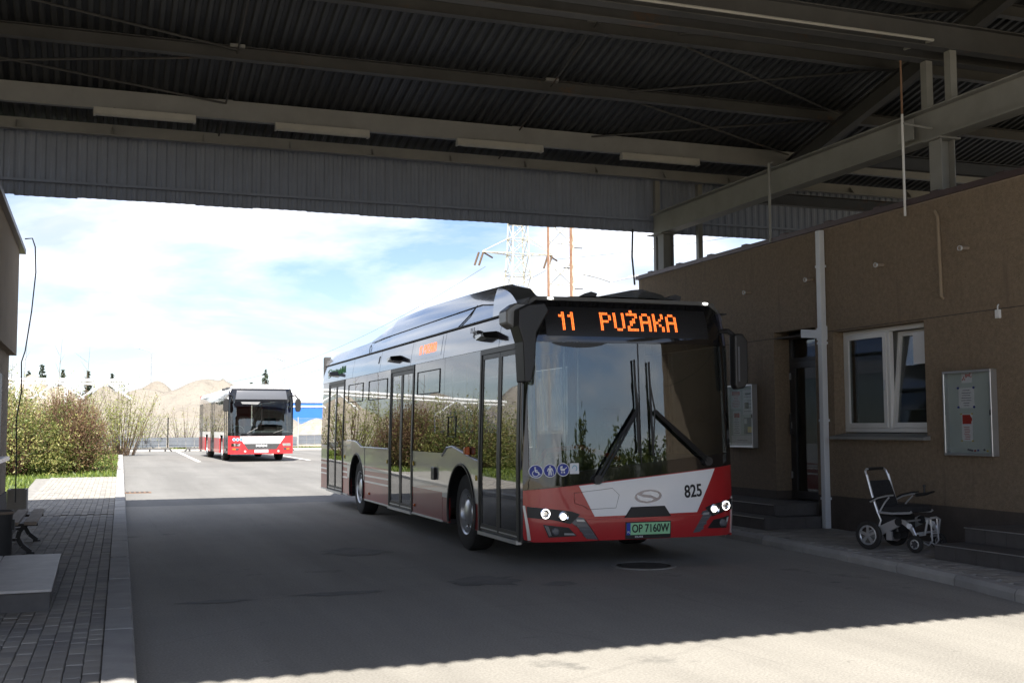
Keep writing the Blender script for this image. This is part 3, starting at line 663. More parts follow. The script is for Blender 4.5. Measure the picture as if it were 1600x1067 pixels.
# short vent spouts on the wall
for i, (y, z) in enumerate([(10.84, 3.66), (12.41, 3.67), (14.01, 3.67), (15.68, 3.67)]):
    t = thing('vent_spout', ['short pale pipe stub on the wall above the notice board, nearest the right edge', 'short pale pipe stub on the wall above the window', 'short pale pipe stub on the wall above the door', 'short pale pipe stub on the wall, the one nearest the bus'][i], 'vent', (WX, y, z), 0, 'pipe stubs along the wall')
    MB().tube([(0.02, 0, 0), (-0.13, 0, -0.01)], 0.026, 10).build('stub', M['wood'], t)
    MB().lathe([(0.028, -0.135), (0.032, -0.135), (0.032, -0.11), (0.028, -0.11)], (0, 0, -0.009), 'X', 12, closed=True).build('collar', M['pipe'], t)
ct = MB().tube([(WX-0.03, 11.36, 4.2), (WX-0.03, 11.31, 4.12), (WX-0.03, 11.29, 3.12), (WX-0.0, 11.29, 3.1)], 0.022, 8).build('wall_conduit', M['stucco_l'])
tag(ct, 'tan conduit running down the upper wall to the right of the window', 'conduit')
jb = thing('junction_box', 'small white box on the wall groove above the notice board', 'box', (WX, 10.38, 2.82))
MB().box(-0.035, -0.001, -0.035, 0.035, -0.05, 0.05).build('case', M['whitepvc'], jb, bevel=0.004)
MB().tube([(-0.02, 0, 0.05), (-0.02, 0, 0.09), (-0.004, 0, 0.11)], 0.008, 6).build('cable_stub', M['whitepvc'], jb)

# notice boards
M['boardgrey'] = mat('board_grey_green', (0.50, 0.56, 0.55), 0.5, var=0.04, scale=4)
def board(name, label, y0, y1, z0, z1):
    t = thing(name, label, 'notice board', (WX, (y0+y1)/2, (z0+z1)/2)); hw, hh = (y1-y0)/2, (z1-z0)/2; d = 0.10
    frame(MB(), -d, -0.002, -hw, hw, -hh, hh, 0.028).build('frame', M['alu'], t, bevel=0.004)
    MB().box(-0.03, -0.003, -hw+0.028, hw-0.028, -hh+0.028, hh-0.028).build('backboard', M['boardgrey'], t)
    MB().box(-d+0.006, -d+0.010, -hw+0.029, hw-0.029, -hh+0.029, hh-0.029).build('pane', G_CLEAR, t)
    MB().box(-d-0.012, -d, -hw+0.006, -hw+0.02, -0.03, 0.03).build('lock', M['black'], t)
    return t
def sheet(t, y0, y1, z0, z1, m, name='paper_sheet', x=-0.031, lines=0, ink=None, seed=1):
    """a sheet pinned to the board; y grows away from the camera, so its left edge is at larger y"""
    p = MB().box(x-0.0015, x, y0, y1, z0, z1).build(name, m, t)
    if lines:
        r2 = random.Random(seed); mb = MB()
        for i in range(lines):
            zz = z1-(i+1)*(z1-z0)/(lines+1); w = (y1-y0)*r2.uniform(0.35, 0.8)/2; c = (y0+y1)/2
            mb.box(x-0.003, x-0.0018, c-w, c+w, zz-0.0035, zz+0.0035)
        mb.build('print_lines', ink or M['ink'], p)
    return p
b1 = board('notice_board', 'white notice board with few papers, on the brown wall above the wheelchair', 10.45, 11.25, 1.18, 2.19)
sheet(b1, -0.06, 0.20, 0.06, 0.30, M['paper'], lines=7, seed=3)
for y in (-0.06, 0.20):
    for z in (0.07, 0.30): MB().lathe([(0.013, -0.045), (0.013, -0.033)], (0, y, z), 'X', 10).build('magnet', M['blue'], b1)
lf = sheet(b1, -0.02, 0.16, -0.33, 0.05-0.06, M['paper'], lines=0)
MB().prism([(-0.005+0.005, -0.13), (0.145, -0.13), (0.145, -0.02), (0.02, -0.02), (0.0, -0.05), (-0.015, -0.06), (-0.015, -0.09), (0.0, -0.10)], lambda a, b: (-0.0345, a, b), lambda a, b: (-0.033, a, b)).build('red_print', M['redink'], lf)
mb = MB(); r2 = random.Random(9)
for i in range(8): mb.box(-0.0345, -0.033, 0.02+r2.uniform(0, .02), 0.13-r2.uniform(0, .03), -0.31+i*0.02, -0.304+i*0.02)
mb.build('print_lines', M['redink'], lf)
for y in (-0.02, 0.16): 
    for z in (-0.33, -0.01): MB().lathe([(0.008, -0.045), (0.008, -0.033)], (0, y, z), 'X', 10).build('magnet', M['yellow'], b1)
sh = sheet(b1, -0.03, 0.14, 0.36, 0.475, M['paper'])
mb = MB(); r2 = random.Random(31)
for i in range(9):
    y = 0.13-i*0.018; z = 0.385+r2.uniform(0, .03)+(0.03 if i > 2 else 0); mb.bar((-0.034, y, z), (-0.034, y-0.012, z+r2.uniform(.02, .05)), 0.008, 0.003, (1, 0, 0))
mb.build('red_print', M['redink'], sh)
for i, (y, m_) in enumerate([(0.0, 'ink'), (0.03, 'ink'), (0.06, 'ink'), (-0.05, 'redink'), (-0.10, 'blue'), (-0.20, 'ink'), (-0.25, 'yellow')]):
    MB().lathe([(0.011, -0.042), (0.011, -0.031)], (0, y, -0.445+0.006*(i % 3)), 'X', 10).build('magnet', M[m_], b1)
b2 = board('notice_board', 'crowded notice board with posters, on the wall right of the front bus mirror', 15.54, 16.36, 1.2, 2.2)
sheet(b2, 0.02, 0.34, 0.12, 0.40, M['paper'], lines=10, ink=M['redink'], seed=4)
sheet(b2, -0.34, -0.02, 0.02, 0.42, M['paper'], lines=6, seed=5)
sheet(b2, 0.05, 0.28, -0.30, 0.08, M['paper'], lines=12, seed=6)
sheet(b2, -0.30, -0.05, -0.28, -0.02, M['slabgrey'], 'poster', seed=7)
sheet(b2, -0.33, 0.33, -0.46, -0.31, M['paper'], lines=1, seed=8)
sheet(b2, -0.20, -0.08, 0.12, 0.22, M['bark'], 'photo_print', x=-0.033)
sheet(b2, 0.06, 0.30, 0.34, 0.40, M['redink'], 'heading_strip', x=-0.033)
sheet(b2, -0.28, -0.16, -0.26, -0.17, M['yellow'], 'photo_print', x=-0.033); sheet(b2, 0.08, 0.24, -0.02, 0.05, M['redink'], 'photo_print', x=-0.033); sheet(b2, -0.14, -0.06, -0.12, -0.04, M['paper'], 'photo_print', x=-0.033)
sheet(b2, -0.26, -0.10, 0.34, 0.37, M['ink'], 'heading_strip', x=-0.033)

# ------------------------------------------------------------------ left building edge, step, bench, bin, planter
lb = thing('rendered_building', 'narrow strip of a grey brown rendered building at the left edge', 'building', (-1.5, 18, 0))
def lp(mb, name, m, **k):
    o = mb.build(name, m, lb, **k); o.location = (1.5, -18, 0); return o
lp(MB().box(-6.5, -1.39, 9.0, 21.15, 0, 2.8), 'lower_wall', M['stucco_l'])
lp(MB().box(-6.5, -1.28, 9.0, 21.25, 2.8, 4.62), 'upper_wall', M['stucco_l'])
lp(MB().box(-6.6, -1.20, 8.9, 21.7, 4.62, 4.70), 'roof_slab', M['coping'])
lp(MB().box(-1.39, -1.24, 17.0, 19.6, 1.06, 1.12), 'window_sill', M['alu'])
lp(MB().box(-1.395, -1.372, 17.1, 19.5, 1.12, 2.4), 'window', M['dkgrey'])
lp(MB().box(-1.40, -1.365, 9.0, 21.16, 0, 0.5), 'plinth', M['plinth'])
o = MB().tube([(-1.22, 21.6, 4.88), (-1.10, 21.62, 4.90), (-1.05, 21.64, 4.75), (-1.03, 21.65, 4.3), (-1.08, 21.6, 3.6), (-1.16, 21.5, 2.9), (-1.21, 21.4, 2.7), (-1.19, 21.3, 2.2), (-1.26, 21.3, 1.7), (-1.24, 21.3, 1.1), (-1.24, 21.3, 0.3)], 0.012, 6).build('lightning_wire', M['dkgrey'])
tag(o, 'thin grey wire bowing out from the eave of the left building', 'wire')
st = thing('platform_block', 'low block with two grey slabs on the left pavement', 'step', (-0.9, 11.6, 0.06))
MB().box(-0.6, 0.56, -1.38, 1.36, 0, 0.155).build('core', M['joint'], st)
for (xa, xb) in ((-0.6, 0.045), (0.055, 0.60)): MB().box(xa, xb, -1.44, 1.40, 0.156, 0.18).build('slab', M['tile_l'], st, bevel=0.004)
for (xa, xb) in ((-0.6, 0.045), (0.055, 0.585)): MB().box(xa, xb, -1.41, -1.382, 0, 0.155).build('front_tile', M['tile'], st)
for i in range(4): MB().box(0.562, 0.585, -1.38+i*0.69, -0.70+i*0.69, 0, 0.155).build('side_tile', M['tile'], st)
be = thing('bench', 'bench with wooden slats and black curved iron legs on the left pavement', 'bench', (-0.97, 15.75, 0.06))
for i, x in enumerate((-0.18, 0.02, 0.22)):
    MB().box(x, x+0.135, -1.15, 1.15, 0.36, 0.40).build('seat_slat', M['wood'], be, bevel=0.006)
for z in (0.55, 0.72): 
    o = MB().box(-0.02, 0.02, -1.15, 1.15, -0.06, 0.06).build('back_slat', M['wood'], be); o.location = (-0.27-(z-.55)*0.2, 0, z); o.rotation_euler = (0, R(-12), 0)
for y in (-0.85, 0.75):
    for s_, x0 in ((1, 0.12), (-1, -0.10)):
        pts = [(x0+s_*0.10, y, 0.345), (x0+s_*0.04, y, 0.27), (x0+s_*0.02, y, 0.19), (x0+s_*0.07, y, 0.10), (x0+s_*0.17, y, 0.02)]
        mb = MB()
        for a, b in zip(pts, pts[1:]): mb.bar(a, b, 0.05, 0.045, (0, 1, 0))
        mb.box(x0+s_*0.17-0.05, x0+s_*0.17+0.04, y-0.028, y+0.028, 0, 0.022); mb.build('leg', M['iron'], be)
    MB().bar((-0.1, y, 0.17), (0.12, y, 0.17), 0.03).build('leg_brace', M['iron'], be)
    MB().bar((-0.2, y, 0.345), (0.36, y, 0.345), 0.04, 0.03).build('seat_bearer', M['iron'], be)
    MB().bar((-0.2, y, 0.345), (-0.33, y, 0.82), 0.035).build('back_post', M['iron'], be)
MB().bar((0.02, -0.85, 0.17), (0.02, 0.75, 0.17), 0.025).build('stretcher', M['iron'], be)
bn = thing('litter_bin', 'dark grey round litter bin beside the bench at the left edge', 'litter bin', (-1.0, 14.3, 0.06))
MB().lathe([(0.135, 0), (0.145, 0.02), (0.15, 0.50), (0.155, 0.52), (0.155, 0.56), (0.14, 0.56), (0.13, 0.45), (0.12, 0.05), (0.0001, 0.05)], axis='Z', n=24).build('body', M['dkgrey'], bn, smooth=True)
MB().lathe([(0.158, 0.52), (0.164, 0.535), (0.158, 0.55)], axis='Z', n=24, closed=True).build('rim', M['wood'], bn)
MB().box(0.13, 0.17, -0.05, 0.05, 0.34, 0.46).build('latch', M['black'], bn)
pl = thing('concrete_planter', 'square pale concrete planter behind the bench by the left building', 'planter', (-1.26, 22.3, 0.06))
frame(MB(), -0.16, 0.16, -0.25, 0.25, 0.0, 0.05, 0.06)
MB().box(-0.16, 0.16, -0.25, -0.21, 0, 0.42).box(-0.16, 0.16, 0.21, 0.25, 0, 0.42).box(-0.16, -0.12, -0.21, 0.21, 0, 0.42).box(0.12, 0.16, -0.21, 0.21, 0, 0.42).build('walls', M['concrete'], pl)
MB().box(-0.12, 0.12, -0.21, 0.21, 0.0, 0.36).build('soil', M['joint'], pl)
# ------------------------------------------------------------------ front bus
BW, BL = 2.55, 12.8
bus = thing('city_bus', 'red and white low floor city bus with number 825 and lit line 11 display', 'bus', (4.345+1.275*math.cos(R(0.75)), 11.40-1.275*math.sin(R(0.75)), 0), -R(0.75))
bus_seq = bus
def bu(u): return u-BW/2
def front_y(u, z):
    t = abs((u-BW/2)/(BW/2)); y = 0.04*t*t+0.12*t**9
    y += max(0, z-0.9)*0.045
    if z > 2.45: y += (z-2.45)**2*0.55
    if z < 0.45: y += (0.45-z)*0.10
    return y
def fm(off=0.0):
    def f(u, z, d): 
        e = 1e-3; ny = -1.0; nx = (front_y(u+e, z)-front_y(u-e, z))/(2*e); nrm = Vector((nx, -1, 0)).normalized()
        k = off-d
        return (bu(u)+nrm.x*k*0.8, front_y(u, z)+nrm.y*k, z)
    return f
def FP(name, poly, m, off=0.0, depth=0.02, parent=None, step=0.1, smooth=True, mir=False):
    if mir: poly = [(BW-max(0.012+0.001*i, 0.85*a-0.0885), b+0.03) for i, (a, b) in enumerate(poly)]
    return skin(poly, fm(off), depth, step).build(name, m, parent or bus, smooth=smooth)
def tum(z):
    if z < 1.2: return 0.0
    if z < 2.47: return 0.03*(z-1.2)
    return 0.038+(z-2.47)*0.10+(z-2.47)**2*0.16
def sm(side, off=0.0):
    sg = -1 if side == 'L' else 1
    def f(s, z, d): return (sg*(BW/2-tum(z)+off-d), s, z)
    return f
def SP(name, poly, m, side='L', off=0.0, depth=0.025, parent=None, step=0.15, smooth=True):
    return skin(poly, sm(side, off), depth, step).build(name, m, parent or bus, smooth=smooth)
def rect(a, b, c, d): return [(a, c), (b, c), (b, d), (a, d)]
ZB, ZWB, ZWT, ZC = 0.30, 1.20, 2.47, 2.84
S0 = 0.175                                        # where side skin begins
# ---- lower front
FP('front_bumper', [(0, 0.34), (0.1, 0.31), (2.45, 0.31), (2.55, 0.34), (2.55, 1.10), (0, 0.86)], M['red'], 0, 0.05)
FP('front_panel', [(0.59, 0.905), (2.27, 1.066), (2.02, 0.585), (0.77, 0.572)], M['white'], 0.006, 0.02)
FP('bumper_beam', [(0.82, 0.315), (1.93, 0.315), (2.085, 0.555), (0.655, 0.545)], M['red'], 0.022, 0.04)
FP('lower_grille', [(1.14, 0.553), (1.67, 0.556), (1.60, 0.655), (1.21, 0.65)], M['black'], 0.012, 0.02)
FP('grille_edge', [(1.12, 0.549), (1.69, 0.552), (1.612, 0.668), (1.20, 0.663)], M['seam'], 0.0085, 0.02)
for mir in (False, True):
    hd = FP('headlight', [(0.035, 0.69), (0.04, 0.575), (0.30, 0.545), (0.49, 0.50), (0.54, 0.545), (0.60, 0.60), (0.50, 0.635), (0.30, 0.66)], M['black'], 0.010, 0.03, mir=mir)
    for (u, z, on) in ((0.21, 0.615, False), (0.41, 0.58, True)):
        uu, zz = (BW-0.80*u+0.03, z+0.03) if mir else (u, z)
        y = front_y(uu, zz); x = bu(uu)
        MB().lathe([(0.028, -0.012), (0.052, -0.026), (0.058, -0.024), (0.058, 0.01)], (x, y, zz), 'Y', 20, caps=False).build('lamp_ring', M['chrome'], hd, smooth=True)
        MB().lathe([(0.0001, -0.022), (0.022, -0.021), (0.030 if on else 0.026, -0.015)], (x, y-0.003, zz), 'Y', 16).build('lamp_lens', M['drl'] if on else M['chrome'], hd, smooth=True)
        if not on: MB().lathe([(0.042, -0.028), (0.0455, -0.031), (0.049, -0.029)], (x, y, zz), 'Y', 24, closed=True).build('light_ring', M['drl'], hd)
    gp = [(0.51, 0.59), (0.64, 0.56), (0.81, 0.325), (0.68, 0.335), (0.58, 0.455), (0.50, 0.515)]
    gr = FP('corner_grille', gp, M['slat'], 0.009, 0.03, mir=mir)
    for k in range(4):
        z = 0.36+k*0.055; a = 0.80-(z-0.33)*0.73; b = 0.655-(z-0.335)*0.80 if z < 0.455 else 0.55
        FP('slat', [(b+0.01, z), (a-0.005, z-0.004), (a-0.02, z+0.02), (b, z+0.024)], M['silver'] if k == 3 else M['slat'], 0.022, 0.02, gr, mir=mir)
    fg = FP('fog_light', [(0.19, 0.50), (0.47, 0.462), (0.565, 0.37), (0.25, 0.362)], M['black'], 0.008, 0.02, mir=mir)
    uu, zz = (BW-0.185, 0.455) if mir else (0.32, 0.425)
    MB().lathe([(0.0001, -0.03), (0.03, -0.028), (0.042, -0.018), (0.045, 0.01)], (bu(uu), front_y(uu, zz), zz), 'Y', 18).build('lens', M['slat'], fg, smooth=True)
    FP('reflector', [(0.205, 0.485), (0.245, 0.48), (0.285, 0.38), (0.255, 0.375)], M['chrome'], 0.011, 0.006, fg, mir=mir)
    if not mir: FP('trim_blade', [(0.42, 0.405), (0.52, 0.40), (0.55, 0.38), (0.42, 0.385)], M['silver'], 0.012, 0.006, fg)
    FP('corner_trim', [(0.0, 0.70), (0.018, 0.70), (0.075, 0.33), (0.045, 0.33)] if not mir else [(2.55, 0.74), (2.535, 0.74), (2.51, 0.33), (2.53, 0.33)], M['alu'], 0.012, 0.02)
# hatch outline
pts = [(0.535, 0.83), (0.98, 0.873), (1.06, 0.80), (1.02, 0.66), (0.70, 0.65), (0.64, 0.69), (0.54, 0.72)]
MB().tube([fm(0.0072)(u, z, 0) for u, z in pts], 0.0022, 5, closed=True).build('hatch_seam', M['seam'], bus)
# plate
pu0, pu1, pz0, pz1 = 1.135, 1.665, 0.362, 0.492
pt = FP('number_plate', rect(pu0, pu1, pz0, pz1), M['plate'], 0.030, 0.008)
FP('plate_holder', rect(pu0-0.012, pu1+0.012, pz0-0.045, pz1+0.012), M['black'], 0.026, 0.006)
FP('euro_band', rect(pu0, pu0+0.045, pz0, pz1), M['plateblue'], 0.0325, 0.004, pt)
py = front_y(1.4, 0.43)-0.031
text_part('plate_lettering', 'OP 7160W', 0.125, M['seam'], pt, (bu((pu0+pu1)/2+0.022), py-0.003, (pz0+pz1)/2), (R(90), 0, 0), scale=(0.78, 1, 1), bold=0.0015)
text_part('plate_lettering', 'PL', 0.035, M['paper'], pt, (bu(pu0+0.022), py-0.005, pz0+0.03), (R(90), 0, 0))
text_part('holder_lettering', 'SOLARIS', 0.026, M['paper'], pt, (bu(1.28), py-0.002, pz0-0.021), (R(90), 0, 0))
# fleet number and emblem
y = front_y(1.975, 0.81)-0.009
text_part('fleet_number', '825', 0.195, M['seam'], bus, (bu(1.975), y, 0.815), (R(90), R(-4), R(2)), scale=(0.78, 1, 1), bold=0.004)
def ell(cx, cz, a, b, t0=0, t1=360, n=28, rot=0):
    out = []
    for i in range(n):
        t = R(t0+(t1-t0)*i/(n-1 if t1-t0 < 360 else n)); x, z = a*math.cos(t), b*math.sin(t); c, s_ = math.cos(R(rot)), math.sin(R(rot)); out.append((cx+x*c-z*s_, cz+x*s_+z*c))
    return out
em = FP('emblem', ell(1.41, 0.775, 0.165, 0.072, rot=3), M['slat'], 0.0095, 0.006)
em.data.materials.clear(); em.data.materials.append(mat('emblem_silver', (0.30, 0.29, 0.32), 0.25, metal=0.5))
FP('emblem_upper', [(1.33, 0.80), (1.36, 0.823), (1.44, 0.832), (1.52, 0.815), (1.545, 0.79), (1.535, 0.765), (1.515, 0.757), (1.44, 0.788)], M['white'], 0.0125, 0.004, em)
FP('emblem_lower', [(1.275, 0.795), (1.275, 0.76), (1.31, 0.735), (1.39, 0.72), (1.45, 0.727), (1.475, 0.745), (1.44, 0.757), (1.35, 0.768)], M['white'], 0.0125, 0.004, em)
# ---- windscreen and black mask
FP('mask_lower', [(0, 0.862), (2.55, 1.102), (2.55, 1.24), (2.47, 1.24), (0.06, 1.01), (0, 1.01)], M['gloss_black'], 0.002, 0.05)
FP('front_pillar', [(0, 1.012), (0.058, 1.012), (0.05, 2.1), (0.15, 2.468), (0, 2.468)], M['gloss_black'], 0.002, 0.05)
FP('front_pillar', [(2.472, 1.242), (2.55, 1.242), (2.55, 2.468), (2.42, 2.468)], M['gloss_black'], 0.002, 0.05)
dpy = FP('display_mask', [(0, 2.47), (2.55, 2.47), (2.53, 2.76), (2.47, 2.86), (2.36, 2.935), (0.2, 2.935), (0.09, 2.86), (0.03, 2.76)], M['gloss_black'], 0.002, 0.05)
FP('windscreen', [(0.062, 1.014), (1.338, 1.135), (1.338, 2.466), (0.152, 2.466), (0.053, 2.1)], G_WIND, -0.004, 0.006)
FP('windscreen', [(1.346, 1.136), (2.468, 1.243), (2.418, 2.466), (1.346, 2.466)], G_WIND, -0.004, 0.006)
FP('windscreen_split', [(1.336, 1.13), (1.348, 1.13), (1.348, 2.47), (1.336, 2.47)], M['seam'], 0.0, 0.012)
# sun blind arc at the top of the left pane
FP('sun_strip', [(0.31, 2.464)]+[(0.31+0.66*i/12, 2.464-0.055*math.sin(math.pi*i/12)**0.6) for i in range(1, 12)]+[(0.97, 2.464)], M['black'], 0.001, 0.003)
# LED display
FP('display_board', rect(0.27, 2.26, 2.535, 2.865), M['ledpanel'], 0.0035, 0.008, dpy)
GL = {'1': ['0100','1100','0100','0100','0100','0100','0100'], 'P': ['1110','1001','1001','1110','1000','1000','1000'], 'U': ['1001','1001','1001','1001','1001','1001','0110'],
      'Z': ['1111','0001','0010','0110','0100','1000','1111'], 'A': ['0110','1001','1001','1111','1001','1001','1001'], 'K': ['1001','1001','1010','1100','1010','1001','1001']}
def led_text(spots, cw, ch, fmap, dot, m, parent, dots=None):
    for k_, (chx, u0, z0) in enumerate(spots):
        mb = MB()
        for r_, row in enumerate(GL[chx]):
            for c_, on in enumerate(row):
                if on == '1':
                    for a in (0.25, 0.75):
                        for b in (0.25, 0.75):
                            u = u0+(c_+a)*cw; z = z0+(7-r_-b)*ch
                            vs = [fmap(u+du, z+dz, 0) for du, dz in ((-dot, -dot*.5), (-dot*.5, -dot), (dot*.5, -dot), (dot, -dot*.5), (dot, dot*.5), (dot*.5, dot), (-dot*.5, dot), (-dot, dot*.5))]
                            mb.add(vs, [tuple(range(8))])
        if dots and dots[0] == k_:
            for (u, z) in dots[1]: mb.add([fmap(u+a, z+b, 0) for a, b in ((-.006, -.006), (.006, -.006), (.006, .006), (-.006, .006))], [(0, 1, 2, 3)])
        o = mb.build('led_letter', m, parent)
cw = 0.034; ch = 0.0295
sp_ = [('1', 0.42, 2.60), ('1', 0.525, 2.60)]+[(c, 0.905+i*0.1625, 2.605) for i, c in enumerate('PUZAKA')]
led_text(sp_, cw, ch, fm(0.0125), 0.0058, M['led'], dpy, (4, [(0.905+2*0.1625+du+0.018, 2.605+7*ch+dz) for du in (0.036, 0.054) for dz in (0.012, 0.026)]))
mb = MB()                                          # unlit dots of the matrix
for i in range(112):
    for j in range(16):
        u = 0.29+i*0.0173; z = 2.59+j*0.0152
        mb.add([fm(0.0122)(u+a, z+b, 0) for a, b in ((-.003, -.003), (.003, -.003), (.003, .003), (-.003, .003))], [(0, 1, 2, 3)])
o = mb.build('led_matrix', M['dkgrey'], dpy); o['kind'] = 'stuff'
# roof cap above the display
FP('roof_edge', [(0.03, 2.765), (0.09, 2.865), (0.2, 2.94), (2.36, 2.94), (2.47, 2.865), (2.53, 2.765), (2.545, 2.80), (2.49, 2.90), (2.38, 2.985), (0.19, 2.985), (0.06, 2.90), (0.015, 2.80)], M['roofgrey'], 0.014, 0.06)
for u in (0.37, 2.31):
    FP('marker_lamp', ell(u, 2.965, 0.034, 0.012, n=12), M['marker'], 0.022, 0.01)
# stickers
def sticker(cx, cz, kind):
    base = FP('sticker', ell(cx, cz, 0.072, 0.072, n=24), M['paper'], 0.006, 0.003)
    FP('sticker_field', ell(cx, cz, 0.064, 0.064, n=24), M['blue'], 0.0085, 0.002, base)
    def st(poly): FP('pictogram', poly, M['paper'], 0.0105, 0.0015, base)
    def ln(a, b, w=0.007):
        dx, dz = b[0]-a[0], b[1]-a[1]; l = math.hypot(dx, dz); nx, nz = -dz/l*w, dx/l*w
        st([(cx+a[0]+nx, cz+a[1]+nz), (cx+b[0]+nx, cz+b[1]+nz), (cx+b[0]-nx, cz+b[1]-nz), (cx+a[0]-nx, cz+a[1]-nz)])
    if kind == 'chair':
        st(ell(cx-0.008, cz+0.040, 0.009, 0.009, n=10)); ln((-0.008, 0.028), (-0.004, -0.006)); ln((-0.004, -0.006), (0.022, -0.006)); ln((0.022, -0.006), (0.032, -0.034)); ln((0.032, -0.034), (0.044, -0.030), 0.005); ln((-0.006, 0.012), (0.016, 0.010), 0.005)
        for i in range(9):
            t0, t1 = R(120+i*26), R(120+(i+1)*26); ln((-0.004+0.031*math.cos(t0), -0.022+0.031*math.sin(t0)), (-0.004+0.031*math.cos(t1), -0.022+0.031*math.sin(t1)), 0.0045)
    elif kind == 'person':
        st(ell(cx, cz+0.043, 0.010, 0.010, n=10)); st([(cx-0.018, cz+0.03), (cx+0.018, cz+0.03), (cx+0.014, cz-0.008), (cx-0.014, cz-0.008)]); ln((-0.009, -0.008), (-0.014, -0.05), 0.008); ln((0.008, -0.008), (0.012, -0.05), 0.008)
        ln((-0.018, 0.027), (-0.028, -0.005), 0.005); ln((0.018, 0.027), (0.030, -0.002), 0.005); ln((0.031, 0.0), (0.034, -0.048), 0.003)
    else:
        st([(cx-0.038, cz+0.012), (cx+0.024, cz+0.012), (cx+0.014, cz-0.014), (cx-0.024, cz-0.014)]); st([(cx-0.038, cz+0.015), (cx-0.008, cz+0.015), (cx-0.008, cz+0.042), (cx-0.028, cz+0.036)]); ln((0.022, 0.012), (0.042, 0.024), 0.004)
        for dx in (-0.018, 0.010): st(ell(cx+dx, cz-0.030, 0.009, 0.009, n=10))
sticker(0.125, 1.065, 'chair'); sticker(0.27, 1.072, 'person'); sticker(0.415, 1.082, 'pram')
sq = FP('sticker', rect(0.49, 0.595, 1.035, 1.15), M['paper'], 0.006, 0.003)
mb = MB(); mb.tube([fm(0.009)(0.545+0.025*math.cos(t), 1.095+0.03*math.sin(t), 0) for t in [R(-60+i*30) for i in range(9)]], 0.004, 5); mb.build('pictogram', mat('sticker_cyan', (0.1, 0.4, 0.55), 0.5), sq)
# wipers: twin-rod arms with upright blades
for (p0, p1, b0, b1) in (((0.80, 0.97), (1.30, 1.74), (1.30, 1.25), (1.275, 2.28)), ((2.16, 1.15), (1.50, 1.72), (1.475, 1.22), (1.455, 2.26))):
    w = MB(); f = fm(0.05)
    for o_ in (-0.022, 0.022): w.tube([f(p0[0]+o_, p0[1], 0), f((p0[0]+p1[0])/2+o_, (p0[1]+p1[1])/2, 0), f(p1[0]+o_*0.4, p1[1], 0)], 0.014, 6)
    w = w.build('wiper', M['black'], bus)
    f2 = fm(0.03); MB().tube([f2(b0[0]+(b1[0]-b0[0])*k/6, b0[1]+(b1[1]-b0[1])*k/6, 0) for k in range(7)], 0.012, 6).build('blade', M['seam'], w)
    MB().tube([fm(0.045)(b0[0], b0[1]+0.12, 0), fm(0.055)(p1[0], p1[1], 0), fm(0.045)(b1[0], b1[1]-0.25, 0)], 0.009, 6).build('blade_bridge', M['black'], w)
    MB().lathe([(0.05, -0.06), (0.055, 0.0), (0.055, 0.03)], (f(p0[0], p0[1], 0)[0], f(p0[0], p0[1], 0)[1]+0.05, p0[1]), 'Y', 14).build('pivot', M['black'], w)
# mirrors
def mirror_house(name, cx, cy, z0, z1, w, d):
    pr = [(-w/2, z0+0.05), (-w/2+0.03, z0), (w/2-0.05, z0+0.015), (w/2, z0+0.09), (w/2, z1-0.08), (w/2-0.06, z1), (-w/2+0.02, z1), (-w/2, z1-0.03)]
    return MB().prism([(a+cx, b) for a, b in pr], lambda a, b: (a, cy-d/2, b), lambda a, b: (a, cy+d/2, b)).build(name, M['black'], bus, bevel=0.02, seg=2)
mr = mirror_house('wing_mirror', BW/2+0.07, 0.06, 1.96, 2.60, 0.17, 0.14)
MB().tube([(BW/2-0.10, 0.22, 2.64), (BW/2-0.02, 0.14, 2.64), (BW/2+0.05, 0.08, 2.56)], 0.03, 8).build('arm', M['black'], mr)
MB().box(BW/2+0.015, BW/2+0.125, 0.132, 0.136, 2.02, 2.54).build('glass', M['chrome'], mr)
MB().box(BW/2+0.02, BW/2+0.04, -0.016, -0.011, 2.05, 2.45).build('highlight_strip', M['slat'], mr)
ml = MB().prism([(0.02, 2.86), (0.20, 2.88), (0.25, 2.80), (0.20, 2.72), (0.10, 2.55), (0.07, 2.2), (0.02, 2.02), (-0.05, 2.02), (-0.06, 2.45), (-0.11, 2.62), (-0.10, 2.80)],
    lambda a, b: (a-BW/2, -0.02-(2.88-b)*0.06, b), lambda a, b: (a-BW/2-0.02, 0.16+(b-2.0)*0.08, b)).build('wing_mirror', M['black'], bus, bevel=0.015, seg=2)
MB().prism([(-0.10, 2.60), (-0.20, 2.66), (-0.20, 2.80), (-0.09, 2.88), (0.06, 2.88), (0.02, 2.70)], lambda a, b: (a-BW/2, 0.10, b), lambda a, b: (a-BW/2, 0.36, b)).build('mirror_foot', M['roofgrey'], ml, bevel=0.015)
MB().tube([(-BW/2-0.02, 0.1, 2.3), (-BW/2-0.03, 0.14, 1.4), (-BW/2+0.0, 0.22, 1.08)], 0.008, 6).build('edge_strip', M['slat'], ml)

